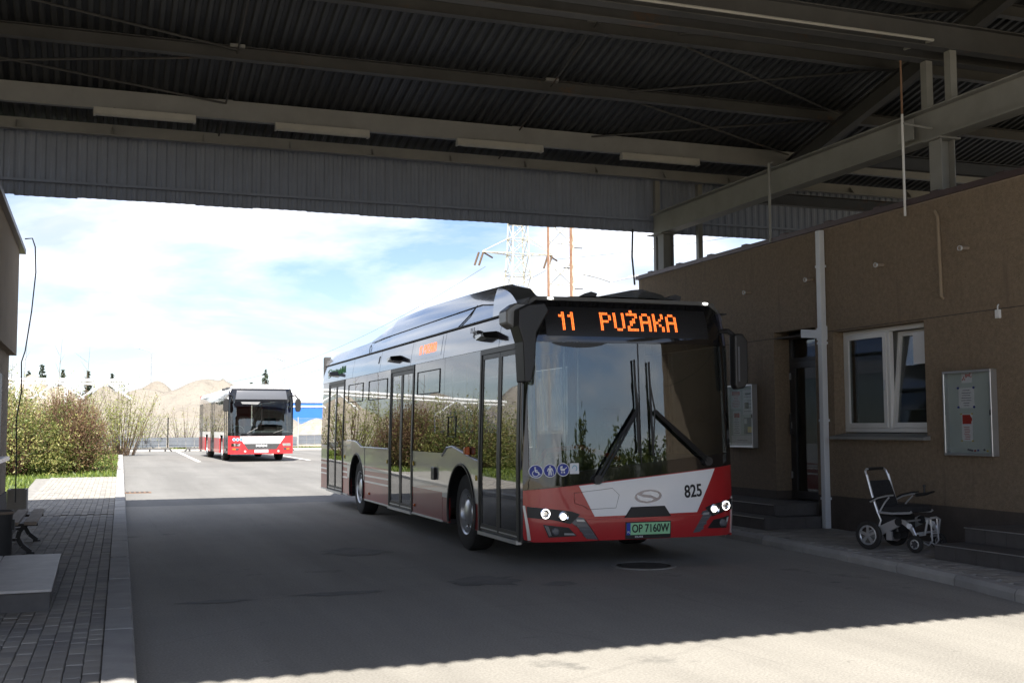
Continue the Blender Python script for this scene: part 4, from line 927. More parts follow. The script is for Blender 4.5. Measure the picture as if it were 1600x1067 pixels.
# ---- sides
SP('corner_post', rect(0.165, 0.268, ZB, ZWT), M['gloss_black'], 'L', 0.0, 0.05)
doors = [(0.27, 1.72), (4.95, 6.45), (10.3, 11.95)]
WF, WR, AR = 2.45, 8.98, 0.60
def arch_poly(c, s0, s1, top, zlo=ZB, top_pts=None):
    """panel over a wheel, cut by the wheel opening"""
    pts = [(s0, zlo)]; th = math.asin(min(1, (zlo-0.48)/AR))
    left = [(c+AR*math.cos(t), 0.48+AR*math.sin(t)) for t in [math.pi-th+(2*th-math.pi)*i/16 for i in range(17)]]
    return [(s0, zlo)]+left+[(s1, zlo)]+(top_pts or [(s1, top), (s0, top)])
def door(s0, s1, side='L', first=False):
    d = SP('door', rect(s0, s1, ZWT-0.06, ZWT), M['black'], side, 0.012, 0.05)
    SP('door_post', rect(s0, s0+0.05, ZB, ZWT-0.062), M['black'], side, 0.012, 0.05, d); SP('door_post', rect(s1-0.05, s1, ZB, ZWT-0.062), M['black'], side, 0.012, 0.05, d)
    SP('door_sill', rect(s0+0.03, s1-0.03, ZB-0.03, ZB+0.012), M['alu'], side, 0.03, 0.06, d)
    mid = (s0+s1)/2
    for a, b in ((s0+0.052, mid-0.004), (mid+0.004, s1-0.052)):
        lf = SP('door_leaf', rect(a, a+0.055, ZB+0.02, ZWT-0.065), M['black'], side, 0.002, 0.03, d)
        for q in (rect(b-0.055, b, ZB+0.02, ZWT-0.065), rect(a+0.056, b-0.056, ZWT-0.12, ZWT-0.065), rect(a+0.056, b-0.056, ZB+0.02, ZB+0.10)):
            SP('leaf_frame', q, M['black'], side, 0.002, 0.03, d)
        SP('door_pane', rect(a+0.057, b-0.057, ZB+0.102, ZWT-0.122), G_SIDE, side, -0.006, 0.006, d)
        SP('kick_strip', rect(a+0.03, b-0.03, ZB+0.045, ZB+0.06), M['alu'], side, 0.006, 0.006, d)
        xx = -BW/2+0.09 if side == 'L' else BW/2-0.09
        MB().tube([(xx, a+0.12, 0.75), (xx, a+0.12, 1.55), (xx, a+0.30, 1.75)], 0.014, 6).build('grab_rail', M['yellow'], d)
    return d
for s0, s1 in doors: door(s0, s1)
# lower panels, left
def low(side, s0, s1, split, stripes=False):
    SP('red_panel', rect(s0+0.004, s1-0.004, ZB, split), M['maroon'], side)
    SP('white_panel', rect(s0+0.004, s1-0.004, split+0.001, ZWB), M['silver'], side)
    SP('skirt_trim', rect(s0+0.004, s1-0.004, ZB-0.014, ZB+0.012), M['alu'], side, 0.008, 0.02)
    if stripes:
        for z in (0.60, 0.70): SP('stripe', rect(s0+0.006, s1-0.006, z, z+0.03), M['white'], side, 0.003, 0.003)
        SP('stripe', rect(s0+0.006, s1-0.006, split+0.05, split+0.08), M['maroon'], side, 0.003, 0.003)
low('L', 3.32, 4.95, 0.68); low('L', 6.45, 8.30, 0.80, True); low('L', 11.95, BL-0.12, 0.80, True)
SP('arch_panel', arch_poly(WF, 1.73, 3.31, 0, 0.62, [(3.31, 1.16), (3.08, 1.27), (2.83, 1.29), (1.73, 1.13)]), M['silver'], 'L', 0.008)
SP('red_panel', rect(1.73, WF-0.585, ZB, 0.618), M['maroon']); SP('red_panel', rect(WF+0.585, 3.31, ZB, 0.618), M['maroon'])
SP('arch_panel', arch_poly(WR, 8.305, 9.82, 0, 0.62, [(9.82, 1.30), (9.2, 1.30), (8.95, 1.28), (8.55, 1.20), (8.305, 1.20)]), M['silver'], 'L', 0.008)
SP('red_panel', rect(8.305, WR-0.585, ZB, 0.618), M['maroon']); SP('red_panel', rect(WR+0.585, 9.82, ZB, 0.618), M['maroon'])
low('L', 9.82, 10.30, 0.80, True)
for c in (WF, WR):
    for sg, side in ((-1, 'L'), (1, 'R')):
        MB().tube([(sg*(BW/2+0.006), c+AR*0.99*math.cos(t), 0.48+AR*0.99*math.sin(t)) for t in [math.pi*(-0.09+1.18*i/22) for i in range(23)]], 0.02, 6).build('arch_lip', M['black'], bus, smooth=True)
        xs = sorted((sg*(BW/2-0.03), sg*(BW/2-0.62)))
        wl = MB(); pr = [(c+0.66*math.cos(t), 0.48+0.66*math.sin(t)) for t in [math.pi*i/14 for i in range(15)]]
        for a, b in zip(pr, pr[1:]): wl.add([(xs[0], a[0], a[1]), (xs[1], a[0], a[1]), (xs[1], b[0], b[1]), (xs[0], b[0], b[1])], [(0, 1, 2, 3)])
        inner = xs[1] if sg < 0 else xs[0]
        wl.add([(inner, p[0], p[1]) for p in pr], [tuple(range(15))]); wl.build('wheel_well', M['black'], bus)
# bright edge line of the arch panels
MB().tube([(-BW/2-0.012, s, z) for s, z in ((3.31, 1.165), (3.08, 1.275), (2.83, 1.295), (1.74, 1.135))], 0.012, 6).build('arch_trim', M['white'], bus)
MB().tube([(-BW/2-0.012, s, z) for s, z in ((9.82, 1.305), (9.2, 1.305), (8.95, 1.285), (8.55, 1.205), (6.47, 1.205))], 0.010, 6).build('arch_trim', M['white'], bus)
# side glass
for poly in (rect(3.325, 4.945, ZWB+0.004, ZWT), [(1.735, 1.14), (2.83, 1.30), (3.08, 1.28), (3.315, 1.205), (3.315, ZWT), (1.735, ZWT)], rect(6.455, 8.30, ZWB+0.004, ZWT), [(8.305, 1.21), (8.55, 1.21), (8.95, 1.29), (9.2, 1.31), (10.295, 1.31), (10.295, ZWT), (8.305, ZWT)], rect(11.955, BL-0.1, 1.21, ZWT)):
    w = SP('side_window', poly, G_SIDE, 'L', 0.001, 0.006)
SP('white_panel', rect(9.825, 10.295, 1.205, 1.305), M['silver'])
for s0, s1 in ((3.55, 4.75), (6.7, 8.1), (8.6, 9.9)):   # hopper window outlines
    MB().tube([sm('L', 0.004)(s, z, 0) for s, z in ((s0, 2.02), (s1, 2.02), (s1, 2.34), (s0, 2.34))], 0.009, 5, closed=True).build('hopper_frame', M['seam'], bus)
MB().tube([sm('L', 0.004)(s, z, 0) for s, z in ((2.72, 1.42), (3.08, 1.42), (3.08, 1.68), (2.72, 1.68))], 0.008, 5, closed=True).build('hatch_frame', M['seam'], bus)
# cant rail above the windows with seams, camera hoods, side display
def CR(side):
    segs = [(S0, 1.05), (1.055, 3.40), (3.405, 5.2), (5.205, 7.3), (7.305, 9.6), (9.605, BL-0.06)]
    for a, b in segs: SP('cant_panel', rect(a+0.004, b-0.004, ZWT+0.004, ZC), M['cant'], side, 0.004, 0.03)
CR('L'); CR('R')
sd = SP('side_display', rect(3.55, 5.0, 2.53, 2.80), M['cant'], 'L', 0.007, 0.004)
sd.data.materials.clear(); sd.data.materials.append(mat('side_display_glass', (0.16, 0.16, 0.19), 0.05, coat=1.0))
fl = lambda u, z, d: sm('L', 0.010)(4.75-u, z, d)
led_text([('1', 0.0, 2.60), ('1', 0.075, 2.60)]+[(c, 0.25+i*0.115, 2.60) for i, c in enumerate('PUZAKA')], 0.024, 0.0185, fl, 0.006, M['ledside'], sd)
for s in (1.15, 5.85, 11.1):
    hm = MB().prism([(0, 0), (0.22, 0.015), (0.25, 0.07), (0.12, 0.10)], lambda a, b, s=s: (-BW/2+0.06, s+a-0.1, 2.57+b), lambda a, b, s=s: (-BW/2-0.11, s+a*0.55, 2.57+b*0.7+0.015)).build('camera_hood', M['black'], bus, bevel=0.01)
    MB().prism([(0.0, 0.0), (-0.22, 0.035), (-0.2, 0.06), (0.02, 0.06)], lambda a, b, s=s: (-BW/2+0.06, s+a+0.6, 2.58+b), lambda a, b, s=s: (-BW/2-0.06, s+a+0.5, 2.59+b)).build('hood_fin', M['alu'], hm)
SP('vent_slot', [(7.42, 2.62), (7.48, 2.62), (7.45, 2.74), (7.38, 2.74)], M['seam'], 'L', 0.008, 0.006)
for k in range(3): SP('vent_slot', [(2.25-k*.07, 2.72), (2.28-k*.07, 2.72), (2.31-k*.07, 2.79), (2.28-k*.07, 2.79)], M['silver'], 'L', 0.008, 0.006)
text_part('side_number', '825', 0.13, M['slat'], bus, (-BW/2+0.05, 1.95, 2.68), (R(90), 0, R(-90)), depth=0.022)
# leafy green lettering strip at the rear
mb = MB(); f = sm('L', 0.007); r2 = random.Random(4)
mb.tube([f(12.05+0.22*math.cos(t), 2.66+0.085*math.sin(t), 0) for t in [R(20+i*28) for i in range(11)]], 0.008, 5)
for i in range(9): s = 11.75-i*0.16; mb.tube([f(s, 2.60, 0), f(s-0.03, 2.70+r2.uniform(0, .05), 0), f(s-0.09, 2.64, 0), f(s-0.14, 2.61, 0)], 0.008, 5)
mb.build('green_lettering', mat('logo_green', (0.10, 0.42, 0.10), 0.4), bus)
# small lamps, sockets
for s, z in ((1.88, 0.42), (4.80, 0.42), (7.9, 0.42)): MB().lathe([(0.0001, -0.022), (0.018, -0.018), (0.026, 0.0)], (-BW/2, s, z), 'X', 12).build('side_lamp', M['orange'], bus)
MB().prism([(0, 0), (0.11, 0.0), (0.10, 0.10), (0.02, 0.11)], lambda a, b: (-BW/2-0.005, 2.05+a, 1.20+b), lambda a, b: (-BW/2-0.07, 2.06+a*0.8, 1.21+b*0.8)).build('indicator_lamp', M['orange'], bus, bevel=0.01)
MB().box(-BW/2-0.035, -BW/2, 3.62, 3.80, 0.83, 1.0).build('socket_cover', M['black'], bus, bevel=0.012)
for s, z in ((1.80, 0.93), (6.55, 1.0), (10.1, 1.0), (4.85, 1.02)):
    MB().lathe([(0.0001, -0.014), (0.03, -0.012), (0.036, 0.0)], (-BW/2-0.006, s, z), 'X', 14).build('door_button', M['yellow'], bus)
# right side
SP('red_panel', rect(S0, WF-0.585, ZB, 0.618), M['maroon'], 'R'); SP('white_panel', rect(S0, WF-0.585, 0.62, ZWB), M['silver'], 'R')
low('R', 3.32, 8.30, 0.74, True); low('R', 9.82, BL-0.12, 0.80, True)
for c, a, b in ((WF, 1.87, 3.31), (WR, 8.305, 9.82)):
    SP('arch_panel', arch_poly(c, c-0.58 if c == WF else a, b, ZWB, 0.62), M['silver'], 'R'); 
    SP('red_panel', rect(c+0.585, b, ZB, 0.618), M['maroon'], 'R')
    if c == WR: SP('red_panel', rect(a, c-0.585, ZB, 0.618), M['maroon'], 'R')
for a, b in ((S0, 1.6), (1.62, 3.1), (3.12, 4.8), (4.82, 6.5), (6.52, 8.2), (8.22, 9.9), (9.92, BL-0.1)):
    SP('side_window', rect(a, b-0.05, ZWB+0.004, ZWT), G_SIDE if a > 1 else G_WIND, 'R', 0.001, 0.006)
    SP('window_post', rect(b-0.049, b+0.019, ZWB+0.004, ZWT), M['gloss_black'], 'R', 0.001, 0.04)
# rear
MB().box(-BW/2+0.02, BW/2-0.02, BL-0.06, BL, 0.32, 1.3).build('rear_panel', M['maroon'], bus, bevel=0.03)
MB().box(-BW/2+0.05, BW/2-0.05, BL-0.06, BL-0.01, 1.302, 3.05).build('rear_panel', M['dkgrey'], bus, bevel=0.03)
for sg in (-1, 1): MB().box(sg*(BW/2-0.13)-0.08, sg*(BW/2-0.13)+0.08, BL, BL+0.02, 0.6, 1.1).build('tail_lamp', M['redink'], bus, bevel=0.01)
# roof: lofted fairing with the high battery hump
def roof_sec(s, zt, inset):
    pts = []
    zc = min(zt, 2.985+0.04*min(1, s))+0.01
    half = [(BW/2-tum(ZC)+0.004, ZC), (BW/2-tum(ZC)-0.03, ZC+0.12), (BW/2-0.12-inset*0.25, ZC+0.12+(zt-ZC-0.12)*0.55), (BW/2-0.16-inset*0.7, zt-0.03), (BW/2-0.26-inset, zt), (BW/2-0.40-inset, zt-0.015), (BW/2-0.47-inset, (zt+zc)/2), (BW/2-0.52-inset, zc), (0.3, zc+0.01)]
    L_ = [(-a, s, z) for a, z in half]; return L_+[(a, s, z) for a, z in half[::-1]]
def loft(secs):
    mb = MB(); n = len(secs[0]); vs = [p for s_ in secs for p in s_]; fs = []
    for i in range(len(secs)-1):
        for k in range(n-1): fs.append((i*n+k, i*n+k+1, (i+1)*n+k+1, (i+1)*n+k))
    return mb.add(vs, fs)
prof = [(0.26, 2.985, 0.12), (0.85, 3.02, 0.12), (1.10, 3.10, 0.13), (1.35, 3.22, 0.14), (1.62, 3.285, 0.14), (2.2, 3.31, 0.14)]
loft([roof_sec(*p) for p in prof[:4]]).build('roof_cap', M['roofgrey'], bus, smooth=True)  # front slope of the hump: its shade is put into the darker grey
prof2 = [(1.35, 3.22, 0.14), (1.62, 3.285, 0.14), (3.0, 3.33, 0.14), (5.0, 3.37, 0.14), (6.8, 3.36, 0.14), (7.5, 3.31, 0.15), (8.1, 3.22, 0.16), (8.5, 3.16, 0.17), (9.0, 3.14, 0.18), (12.4, 3.12, 0.18), (BL-0.04, 2.98, 0.2)]
loft([roof_sec(*p) for p in prof2]).build('roof_fairing', M['roofsilver'], bus, smooth=True)
# silver side fairing in front of the hump, over the first door
def sidef(s, t): return (-(BW/2-0.088-t*0.03-0.10*max(0, t-0.5)**1.5)-0.006, s, ZC+0.004+t*0.36)
mb = MB(); vs = []; n = 6
ss = [0.50+0.115*i for i in range(9)]
for i, s in enumerate(ss):
    tmax = [0.10, 0.34, 0.52, 0.65, 0.75, 0.83, 0.9, 0.96, 1.0][i]
    vs += [sidef(s, tmax*k/(n-1)) for k in range(n)]
fs = [(i*n+k, i*n+k+1, (i+1)*n+k+1, (i+1)*n+k) for i in range(8) for k in range(n-1)]
mb.add(vs, fs).build('side_fairing', M['roofsilver'], bus, smooth=True)
for pts in ([(8.3, 3.03), (7.4, 3.05), (2.0, 3.06), (1.4, 3.0)], ):
    MB().tube([(-(BW/2-0.12-(z-2.9)*0.12)-0.004, s, z) for s, z in pts], 0.006, 5).build('fairing_seam', M['seam'], bus)
MB().tube([(-(BW/2-0.084), 2.85, ZC+0.01), (-(BW/2-0.115), 2.5, ZC+0.12), (-(BW/2-0.15), 2.2, 3.08)], 0.008, 5).build('fairing_seam', M['seam'], bus)
MB().tube([(-(BW/2-0.084), 8.35, ZC+0.01), (-(BW/2-0.11), 8.4, ZC+0.12), (-(BW/2-0.2), 8.5, 3.08), (-(BW/2-0.33), 8.55, 3.13)], 0.006, 5).build('fairing_seam', M['seam'], bus)
for sg in (-1, 1): MB().box(sg*BW/2-0.012 if sg > 0 else -BW/2+0.07, BW/2-0.07 if sg > 0 else -BW/2+0.10, S0, BL-0.1, ZC-0.008, ZC+0.01).build('roof_gutter', M['seam'], bus)
ac = MB().box(-0.55, 0.55, 9.1, 10.4, 3.145, 3.30).build('roof_unit', M['alu'], bus, bevel=0.03)
for k in range(5): MB().box(-0.56, -0.552, 9.2+k*0.22, 9.32+k*0.22, 3.19, 3.26).build('vent', M['seam'], ac)
for x in (-0.35, 0.75): MB().prism([(0, 3.0), (0.5, 3.02), (0.55, 3.10), (0.42, 3.12)], lambda a, b, x=x: (x+a*0.6-0.1, 0.75, b), lambda a, b, x=x: (x+a*0.6-0.1, 0.95, b)).build('roof_fin', M['dkgrey'], bus)
# wheels
def wheel(par, x, s, sg, r=0.48, m_rim=None, name='wheel'):
    w = MB().lathe([(0.29, -0.14), (0.42, -0.145), (0.465, -0.13), (r, -0.10), (r, 0.10), (0.465, 0.13), (0.42, 0.145), (0.29, 0.14)], (x, s, r), 'X', 36, closed=True).build(name, M['rubber'], par, smooth=True)
    k = 1 if sg > 0 else -1
    MB().lathe([(0.292, 0.13), (0.285, 0.142), (0.265, 0.128), (0.25, 0.06), (0.17, 0.06), (0.15, 0.11), (0.11, 0.13), (0.06, 0.14), (0.0001, 0.14)] if k > 0 else [(0.292, -0.13), (0.285, -0.142), (0.265, -0.128), (0.25, -0.06), (0.17, -0.06), (0.15, -0.11), (0.11, -0.13), (0.06, -0.14), (0.0001, -0.14)], (x, s, r), 'X', 32, caps=False).build('rim', m_rim or M['alu'], w, smooth=True)
    for i in range(10):
        t = 2*math.pi*i/10; MB().lathe([(0.016, k*0.06), (0.016, k*0.10), (0.0001, k*0.105)], (x, s+0.205*math.cos(t), r+0.205*math.sin(t)), 'X', 6).build('wheel_nut', M['chrome'], w)
        MB().lathe([(0.026, k*0.061), (0.026, k*0.064), (0.0001, k*0.064)], (x, s+0.235*math.cos(t+.31), r+0.235*math.sin(t+.31)), 'X', 8).build('rim_hole', M['seam'], w)
    return w
for s in (WF, WR):
    for sg in (-1, 1): wheel(bus, sg*(BW/2-0.20), s, sg)
for s in (WF, WR): MB().tube([(-0.9, s, 0.48), (0.9, s, 0.48)], 0.09, 10).build('axle', M['dkgrey'], bus)
# chassis and cabin
MB().box(-BW/2+0.05, BW/2-0.05, 3.2, 8.2, 0.27, 0.33).box(-BW/2+0.65, BW/2-0.65, 0.4, BL-0.2, 0.272, 0.328).box(-BW/2+0.05, BW/2-0.05, 9.75, BL-0.15, 0.274, 0.326).box(-BW/2+0.05, BW/2-0.05, 0.45, 1.75, 0.276, 0.324).build('floor', M['dkgrey'], bus)
MB().box(-BW/2+0.15, BW/2-0.15, 0.6, BL-0.2, 2.70, 2.74).build('ceiling', M['interior'], bus)
for i in range(6):
    y0 = 3.7+i*0.9+(1.6 if i > 0 else 0)
    for sg in (-1, 1):
        if sg < 0 and (4.5 < y0 < 6.6 or 10 < y0 < 12): continue
        x0 = sg*0.80; fl_ = 0.34
        st_ = MB().box(x0-0.40, x0+0.40, y0-0.02, y0+0.42, fl_+0.36, fl_+0.46).build('seat', M['seatfab'], bus, bevel=0.03)
        MB().prism([(0.40, fl_+0.40), (0.46, fl_+0.40), (0.56, fl_+1.10), (0.50, fl_+1.10)], lambda a, b, y0=y0, x0=x0: (x0-0.40, y0+a, b), lambda a, b, y0=y0, x0=x0: (x0+0.40, y0+a, b)).build('backrest', M['seatfab'], st_, bevel=0.02)
        MB().box(x0-0.3, x0+0.3, y0+0.1, y0+0.35, fl_, fl_+0.36).build('seat_box', M['interior'], st_)
        MB().tube([(x0-sg*0.40, y0+0.56, 2.68), (x0-sg*0.40, y0+0.56, fl_+1.05), (x0-sg*0.40, y0+0.5, fl_+0.9)], 0.016, 6).build('grab_pole', M['yellow'], st_)
for x, y in ((-0.55, 0.75), (-0.55, 1.75), (0.1, 1.9), (-0.4, 4.6)): MB().tube([(x, y, 0.33), (x, y, 2.70)], 0.017, 8).build('grab_pole', M['alu'], bus)
# driver's place
dash = MB().prism([(0.30, 0.4), (0.30, 1.05), (0.55, 1.12), (0.85, 1.05), (0.75, 0.4)], lambda a, b: (-0.75, a, b), lambda a, b: (1.15, a, b)).build('dashboard', M['dkgrey'], bus, bevel=0.04)
MB().tube([(-1.1, 0.45, 1.0), (-0.9, 0.42, 1.28), (-0.5, 0.42, 1.32), (0.0, 0.45, 1.18)], 0.03, 8).build('dash_rail', M['redink'], dash)
MB().box(-1.05, -0.45, 0.46, 0.62, 0.7, 1.2).build('dash_panel', M['interior'], dash)
sw = MB().tube([(0.60+0.23*math.cos(t), 0.95+0.10*math.sin(t), 1.20+0.2*math.sin(t)) for t in [2*math.pi*i/20 for i in range(20)]], 0.016, 6, closed=True).build('steering_wheel', M['black'], bus)
MB().tube([(0.37, 0.95, 1.2), (0.83, 0.95, 1.2)], 0.014, 6).tube([(0.60, 0.95, 1.2), (0.60, 0.7, 1.0)], 0.03, 6).build('spoke', M['black'], sw)
ds = MB().box(0.35, 0.85, 1.35, 1.8, 0.75, 0.87).build('driver_seat', M['seatfab'], bus, bevel=0.04)
MB().prism([(1.75, 0.85), (1.88, 0.85), (2.0, 1.55), (1.9, 1.55)], lambda a, b: (0.37, a, b), lambda a, b: (0.83, a, b)).build('backrest', M['seatfab'], ds, bevel=0.04)
MB().box(0.48, 0.72, 1.92, 2.02, 1.56, 1.78).build('headrest', M['seatfab'], ds, bevel=0.03)
MB().box(0.45, 0.75, 1.4, 1.75, 0.33, 0.75).build('seat_base', M['black'], ds)
MB().box(0.02, 0.06, 1.0, 2.1, 0.4, 1.25).build('cab_door', M['interior'], bus)
MB().box(0.06, 1.15, 2.1, 2.14, 0.4, 2.6).build('cab_partition', M['dkgrey'], bus)
MB().box(-0.05, 0.25, 0.5, 0.75, 1.12, 1.45).build('ticket_machine', M['black'], bus, bevel=0.02)

# ------------------------------------------------------------------ bus parked behind
b2w, b2l = 2.5, 11.9
B2 = thing('parked_bus', 'red, white and grey city bus parked in the sunlit yard beyond the canopy', 'bus', (6.13, 45.2, hz(45.3)), R(0.6))
H = b2w/2
def f2y(x, z):
    t = abs(x/H); return 0.04*t*t+0.16*t**8+max(0, z-1.0)*0.05+(0.5*(z-2.5)**2 if z > 2.5 else 0)
def P2(name, poly, m, off=0.0, depth=0.02, parent=None):
    return skin(poly, lambda x, z, d: (x, f2y(x, z)-off+d, z), depth, 0.16).build(name, m, parent or B2, smooth=True)
P2('front_bumper', [(-H, .30), (H, .30), (H, 1.02), (-H, 1.02)], M['red2'], 0, .05)
P2('front_panel', [(-0.83, .98), (0.91, .98), (0.72, .70), (-0.68, .70)], M['white'], .006)
P2('front_grille', [(-0.68, .70), (0.72, .70), (0.58, .475), (-0.52, .475)], M['dkgrey'], .008)
text_part('grille_lettering', 'MAN', 0.115, M['paper'], B2, (0.0, f2y(0, .62)-.018, .615), (R(90), 0, 0), scale=(1.7, 1, 1), bold=.004)
P2('badge', ell(0.06, .93, .075, .035, n=16), M['blue'], .010); P2('badge_field', ell(0.06, .93, .05, .02, n=12), M['paper'], .013)
for sx in (-1, 1):
    hl = P2('headlight', [(sx*0.80, .70), (sx*1.14, .71), (sx*1.15, .60), (sx*0.84, .60)], M['chrome'], .012)
    P2('indicator', [(sx*0.84, .53), (sx*1.12, .53), (sx*1.10, .45), (sx*0.88, .45)], M['dkgrey'], .012, parent=hl)
    P2('indicator', [(sx*0.98, .52), (sx*1.10, .52), (sx*1.09, .46), (sx*0.98, .46)], M['orange'], .016, parent=hl)
    MB().lathe([(.0001, -.02), (.04, -.018), (.05, .02)], (sx*0.64+(0.02), f2y(.6, .4)-.005, .40), 'Y', 14).build('fog_light', M['lampglass'], B2)
P2('number_plate', [(-.26, .35), (.26, .35), (.26, .465), (-.26, .465)], M['paper'], .014)
P2('mask_lower', [(-H, 1.0), (-.83, .985), (.91, .985), (H, 1.02), (H, 1.12), (-H, 1.12)], M['gloss_black'], .003, .04)
P2('windscreen', [(-H+.05, 1.12), (-.005, 1.12), (-.005, 2.32), (-H+.06, 2.32)], G_WIND, 0, .008); P2('windscreen', [(.005, 1.12), (H-.05, 1.12), (H-.06, 2.32), (.005, 2.32)], G_WIND, 0, .008)
for sx in (-1, 1): P2('front_pillar', [(sx*H, 1.12), (sx*(H-.05), 1.12), (sx*(H-.06), 2.32), (sx*H, 2.32)], M['gloss_black'], .003, .04)
P2('display_mask', [(-H, 2.32), (H, 2.32), (H-.01, 2.72), (H-.10, 2.84), (-H+.10, 2.84), (-H+.01, 2.72)], M['gloss_black'], .003, .04)
P2('display_glass', [(-1.0, 2.42), (1.0, 2.42), (.95, 2.76), (-.95, 2.76)], M['slat'], .008, .006)
P2('sun_strip', [(-.8, 2.32), (-.75, 2.24), (-.15, 2.22), (-.05, 2.32)], M['interior'], .004, .004)
for x0 in (-1, 1):
    hs = MB().prism([(-.09, 1.98), (-.04, 1.93), (.06, 1.93), (.11, 2.0), (.12, 2.35), (.06, 2.46), (-.04, 2.46), (-.10, 2.36)], lambda a, b, x0=x0: (x0*(H+.14)+a, -.12, b), lambda a, b, x0=x0: (x0*(H+.14)+a, .05, b)).build('wing_mirror', M['black'], B2, bevel=.03, seg=2)
    MB().tube([(x0*(H-.06), .2, 2.56), (x0*(H+.05), .0, 2.58), (x0*(H+.14), -.03, 2.45)], .03, 8).build('arm', M['black'], hs)
for a, b in (((-.55, 1.10), (-.15, 1.32)), ((.45, 1.10), (.85, 1.24))): MB().tube([(a[0], f2y(*a)-.03, a[1]), (b[0], f2y(*b)-.03, b[1])], .014, 6).build('wiper', M['black'], B2)
for k, x in enumerate((-1.06, -.93, -.80)):
    P2('sticker', ell(x+.02, .86, .058, .058, n=14), M['paper'], .010, .003); P2('sticker_field', ell(x+.02, .86, .045, .045, n=12), mat('sticker_light_blue%d' % k, (.05, .16, .5), .5), .0125, .002)
def S2(name, poly, m, side=-1, off=0, depth=.03, parent=None):
    return skin(poly, lambda s, z, d: (side*(H-max(0, z-2.3)**2*0.25+off-d), s, z), depth, .4).build(name, m, parent or B2, smooth=True)
for sd_ in (-1, 1):
    for a, b in ((1.55, 2.0), (3.1, 5.2), (6.6, 7.8), (8.9, 11.8)) if sd_ < 0 else ((.2, 2.0), (3.1, 7.8), (8.9, 11.8)):
        S2('red_panel', rect(a, b, .30, .90), M['red2'], sd_); S2('white_panel', rect(a, b, .902, 1.15), M['white'], sd_)
    for c in (2.55, 8.35): S2('arch_panel', rect(c-.55, c+.55, 1.02, 1.15), M['white'], sd_)
    for a, b in ((1.55, 3.4), (3.42, 5.2), (6.6, 8.4), (8.42, 11.8)) if sd_ < 0 else ((.2, 1.5), (1.52, 3.4), (3.42, 5.3), (5.32, 7.2), (7.22, 9.2), (9.22, 11.8)): S2('side_window', rect(a, b, 1.152, 2.42), G_SIDE, sd_, .002, .008)
    S2('cant_panel', rect(.2, 11.8, 2.424, 2.70), M['cant'], sd_); S2('roof_edge', rect(.2, 11.8, 2.702, 2.82), M['white'], sd_)
    for c in (2.55, 8.35): 
        wheel(B2, sd_*(H-.18), c, sd_)
for a, b in ((.25, 1.5), (5.25, 6.55), (10.2, 11.4)):
    d = S2('door', rect(a, b, 2.36, 2.42), M['black'], -1, .010, .03); m_ = (a+b)/2
    for q in (rect(a, a+.06, .3, 2.36), rect(b-.06, b, .3, 2.36), rect(m_-.05, m_+.05, .3, 2.36)): S2('door_frame', q, M['black'], -1, .010, .03, d)
    for q in (rect(a+.06, m_-.05, .34, 2.36), rect(m_+.05, b-.06, .34, 2.36)): S2('door_pane', q, G_SIDE, -1, 0, .01, d)
MB().prism([(-H+.10, 2.81), (-H+.2, 2.90), (H-.2, 2.90), (H-.10, 2.81)], lambda a, b: (a, .35, b), lambda a, b: (a, b2l, b)).build('roof', M['white'], B2, bevel=.02)
MB().box(-.75, .75, 1.6, 4.2, 2.90, 3.06).build('roof_unit', M['cloudwhite'], B2, bevel=.05)
MB().box(-.7, .7, 6.0, 9.0, 2.90, 3.02).build('roof_unit', M['cloudwhite'], B2, bevel=.05)
for s in (1.4, 2.6): MB().box(-H+.06, -H+.26, s, s+.5, 2.83, 2.93).build('roof_vent', M['dkgrey'], B2, bevel=.02)
MB().box(-H+.04, H-.04, b2l-.08, b2l, .32, 2.85).build('rear_panel', M['red2'], B2)
MB().box(-H+.05, H-.05, .4, 1.95, .30, .36).box(-H+.05, H-.05, 3.1, 7.7, .302, .358).box(-H+.6, H-.6, 1.95, b2l-.1, .30, .356).box(-H+.05, H-.05, 9, b2l-.1, .302, .358).build('floor', M['dkgrey'], B2)
MB().prism([(.35, .4), (.35, 1.15), (.8, 1.2), (.8, .4)], lambda a, b: (-.4, a, b), lambda a, b: (1.15, a, b)).build('dashboard', M['interior'], B2)
MB().tube([(.55+.22*math.cos(t), .9+.1*math.sin(t), 1.28+.19*math.sin(t)) for t in [2*math.pi*i/16 for i in range(16)]], .016, 5, closed=True).build('steering_wheel', M['black'], B2)
MB().tube([(-1.0, .5, 1.15)]+[(-.85+.25*math.cos(t), .5, 1.15+.25*math.sin(t)) for t in [math.pi-math.pi*i/8 for i in range(9)]], .014, 5).build('door_rail', M['alu'], B2)
for i in range(7):
    for sx in (-1, 1):
        y0 = 3.2+i*1.1; s_ = MB().box(sx*.78-.38, sx*.78+.38, y0, y0+.4, .7, .8).build('seat', M['seatfab'], B2); MB().box(sx*.78-.38, sx*.78+.38, y0+.4, y0+.46, .75, 1.4).build('backrest', M['seatfab'], s_)
MB().box(.35, .85, 1.3, 1.75, .8, .9).box(.37, .83, 1.75, 1.85, .9, 1.7).box(.5, .7, 1.4, 1.6, .36, .8).build('driver_seat', M['seatfab'], B2)
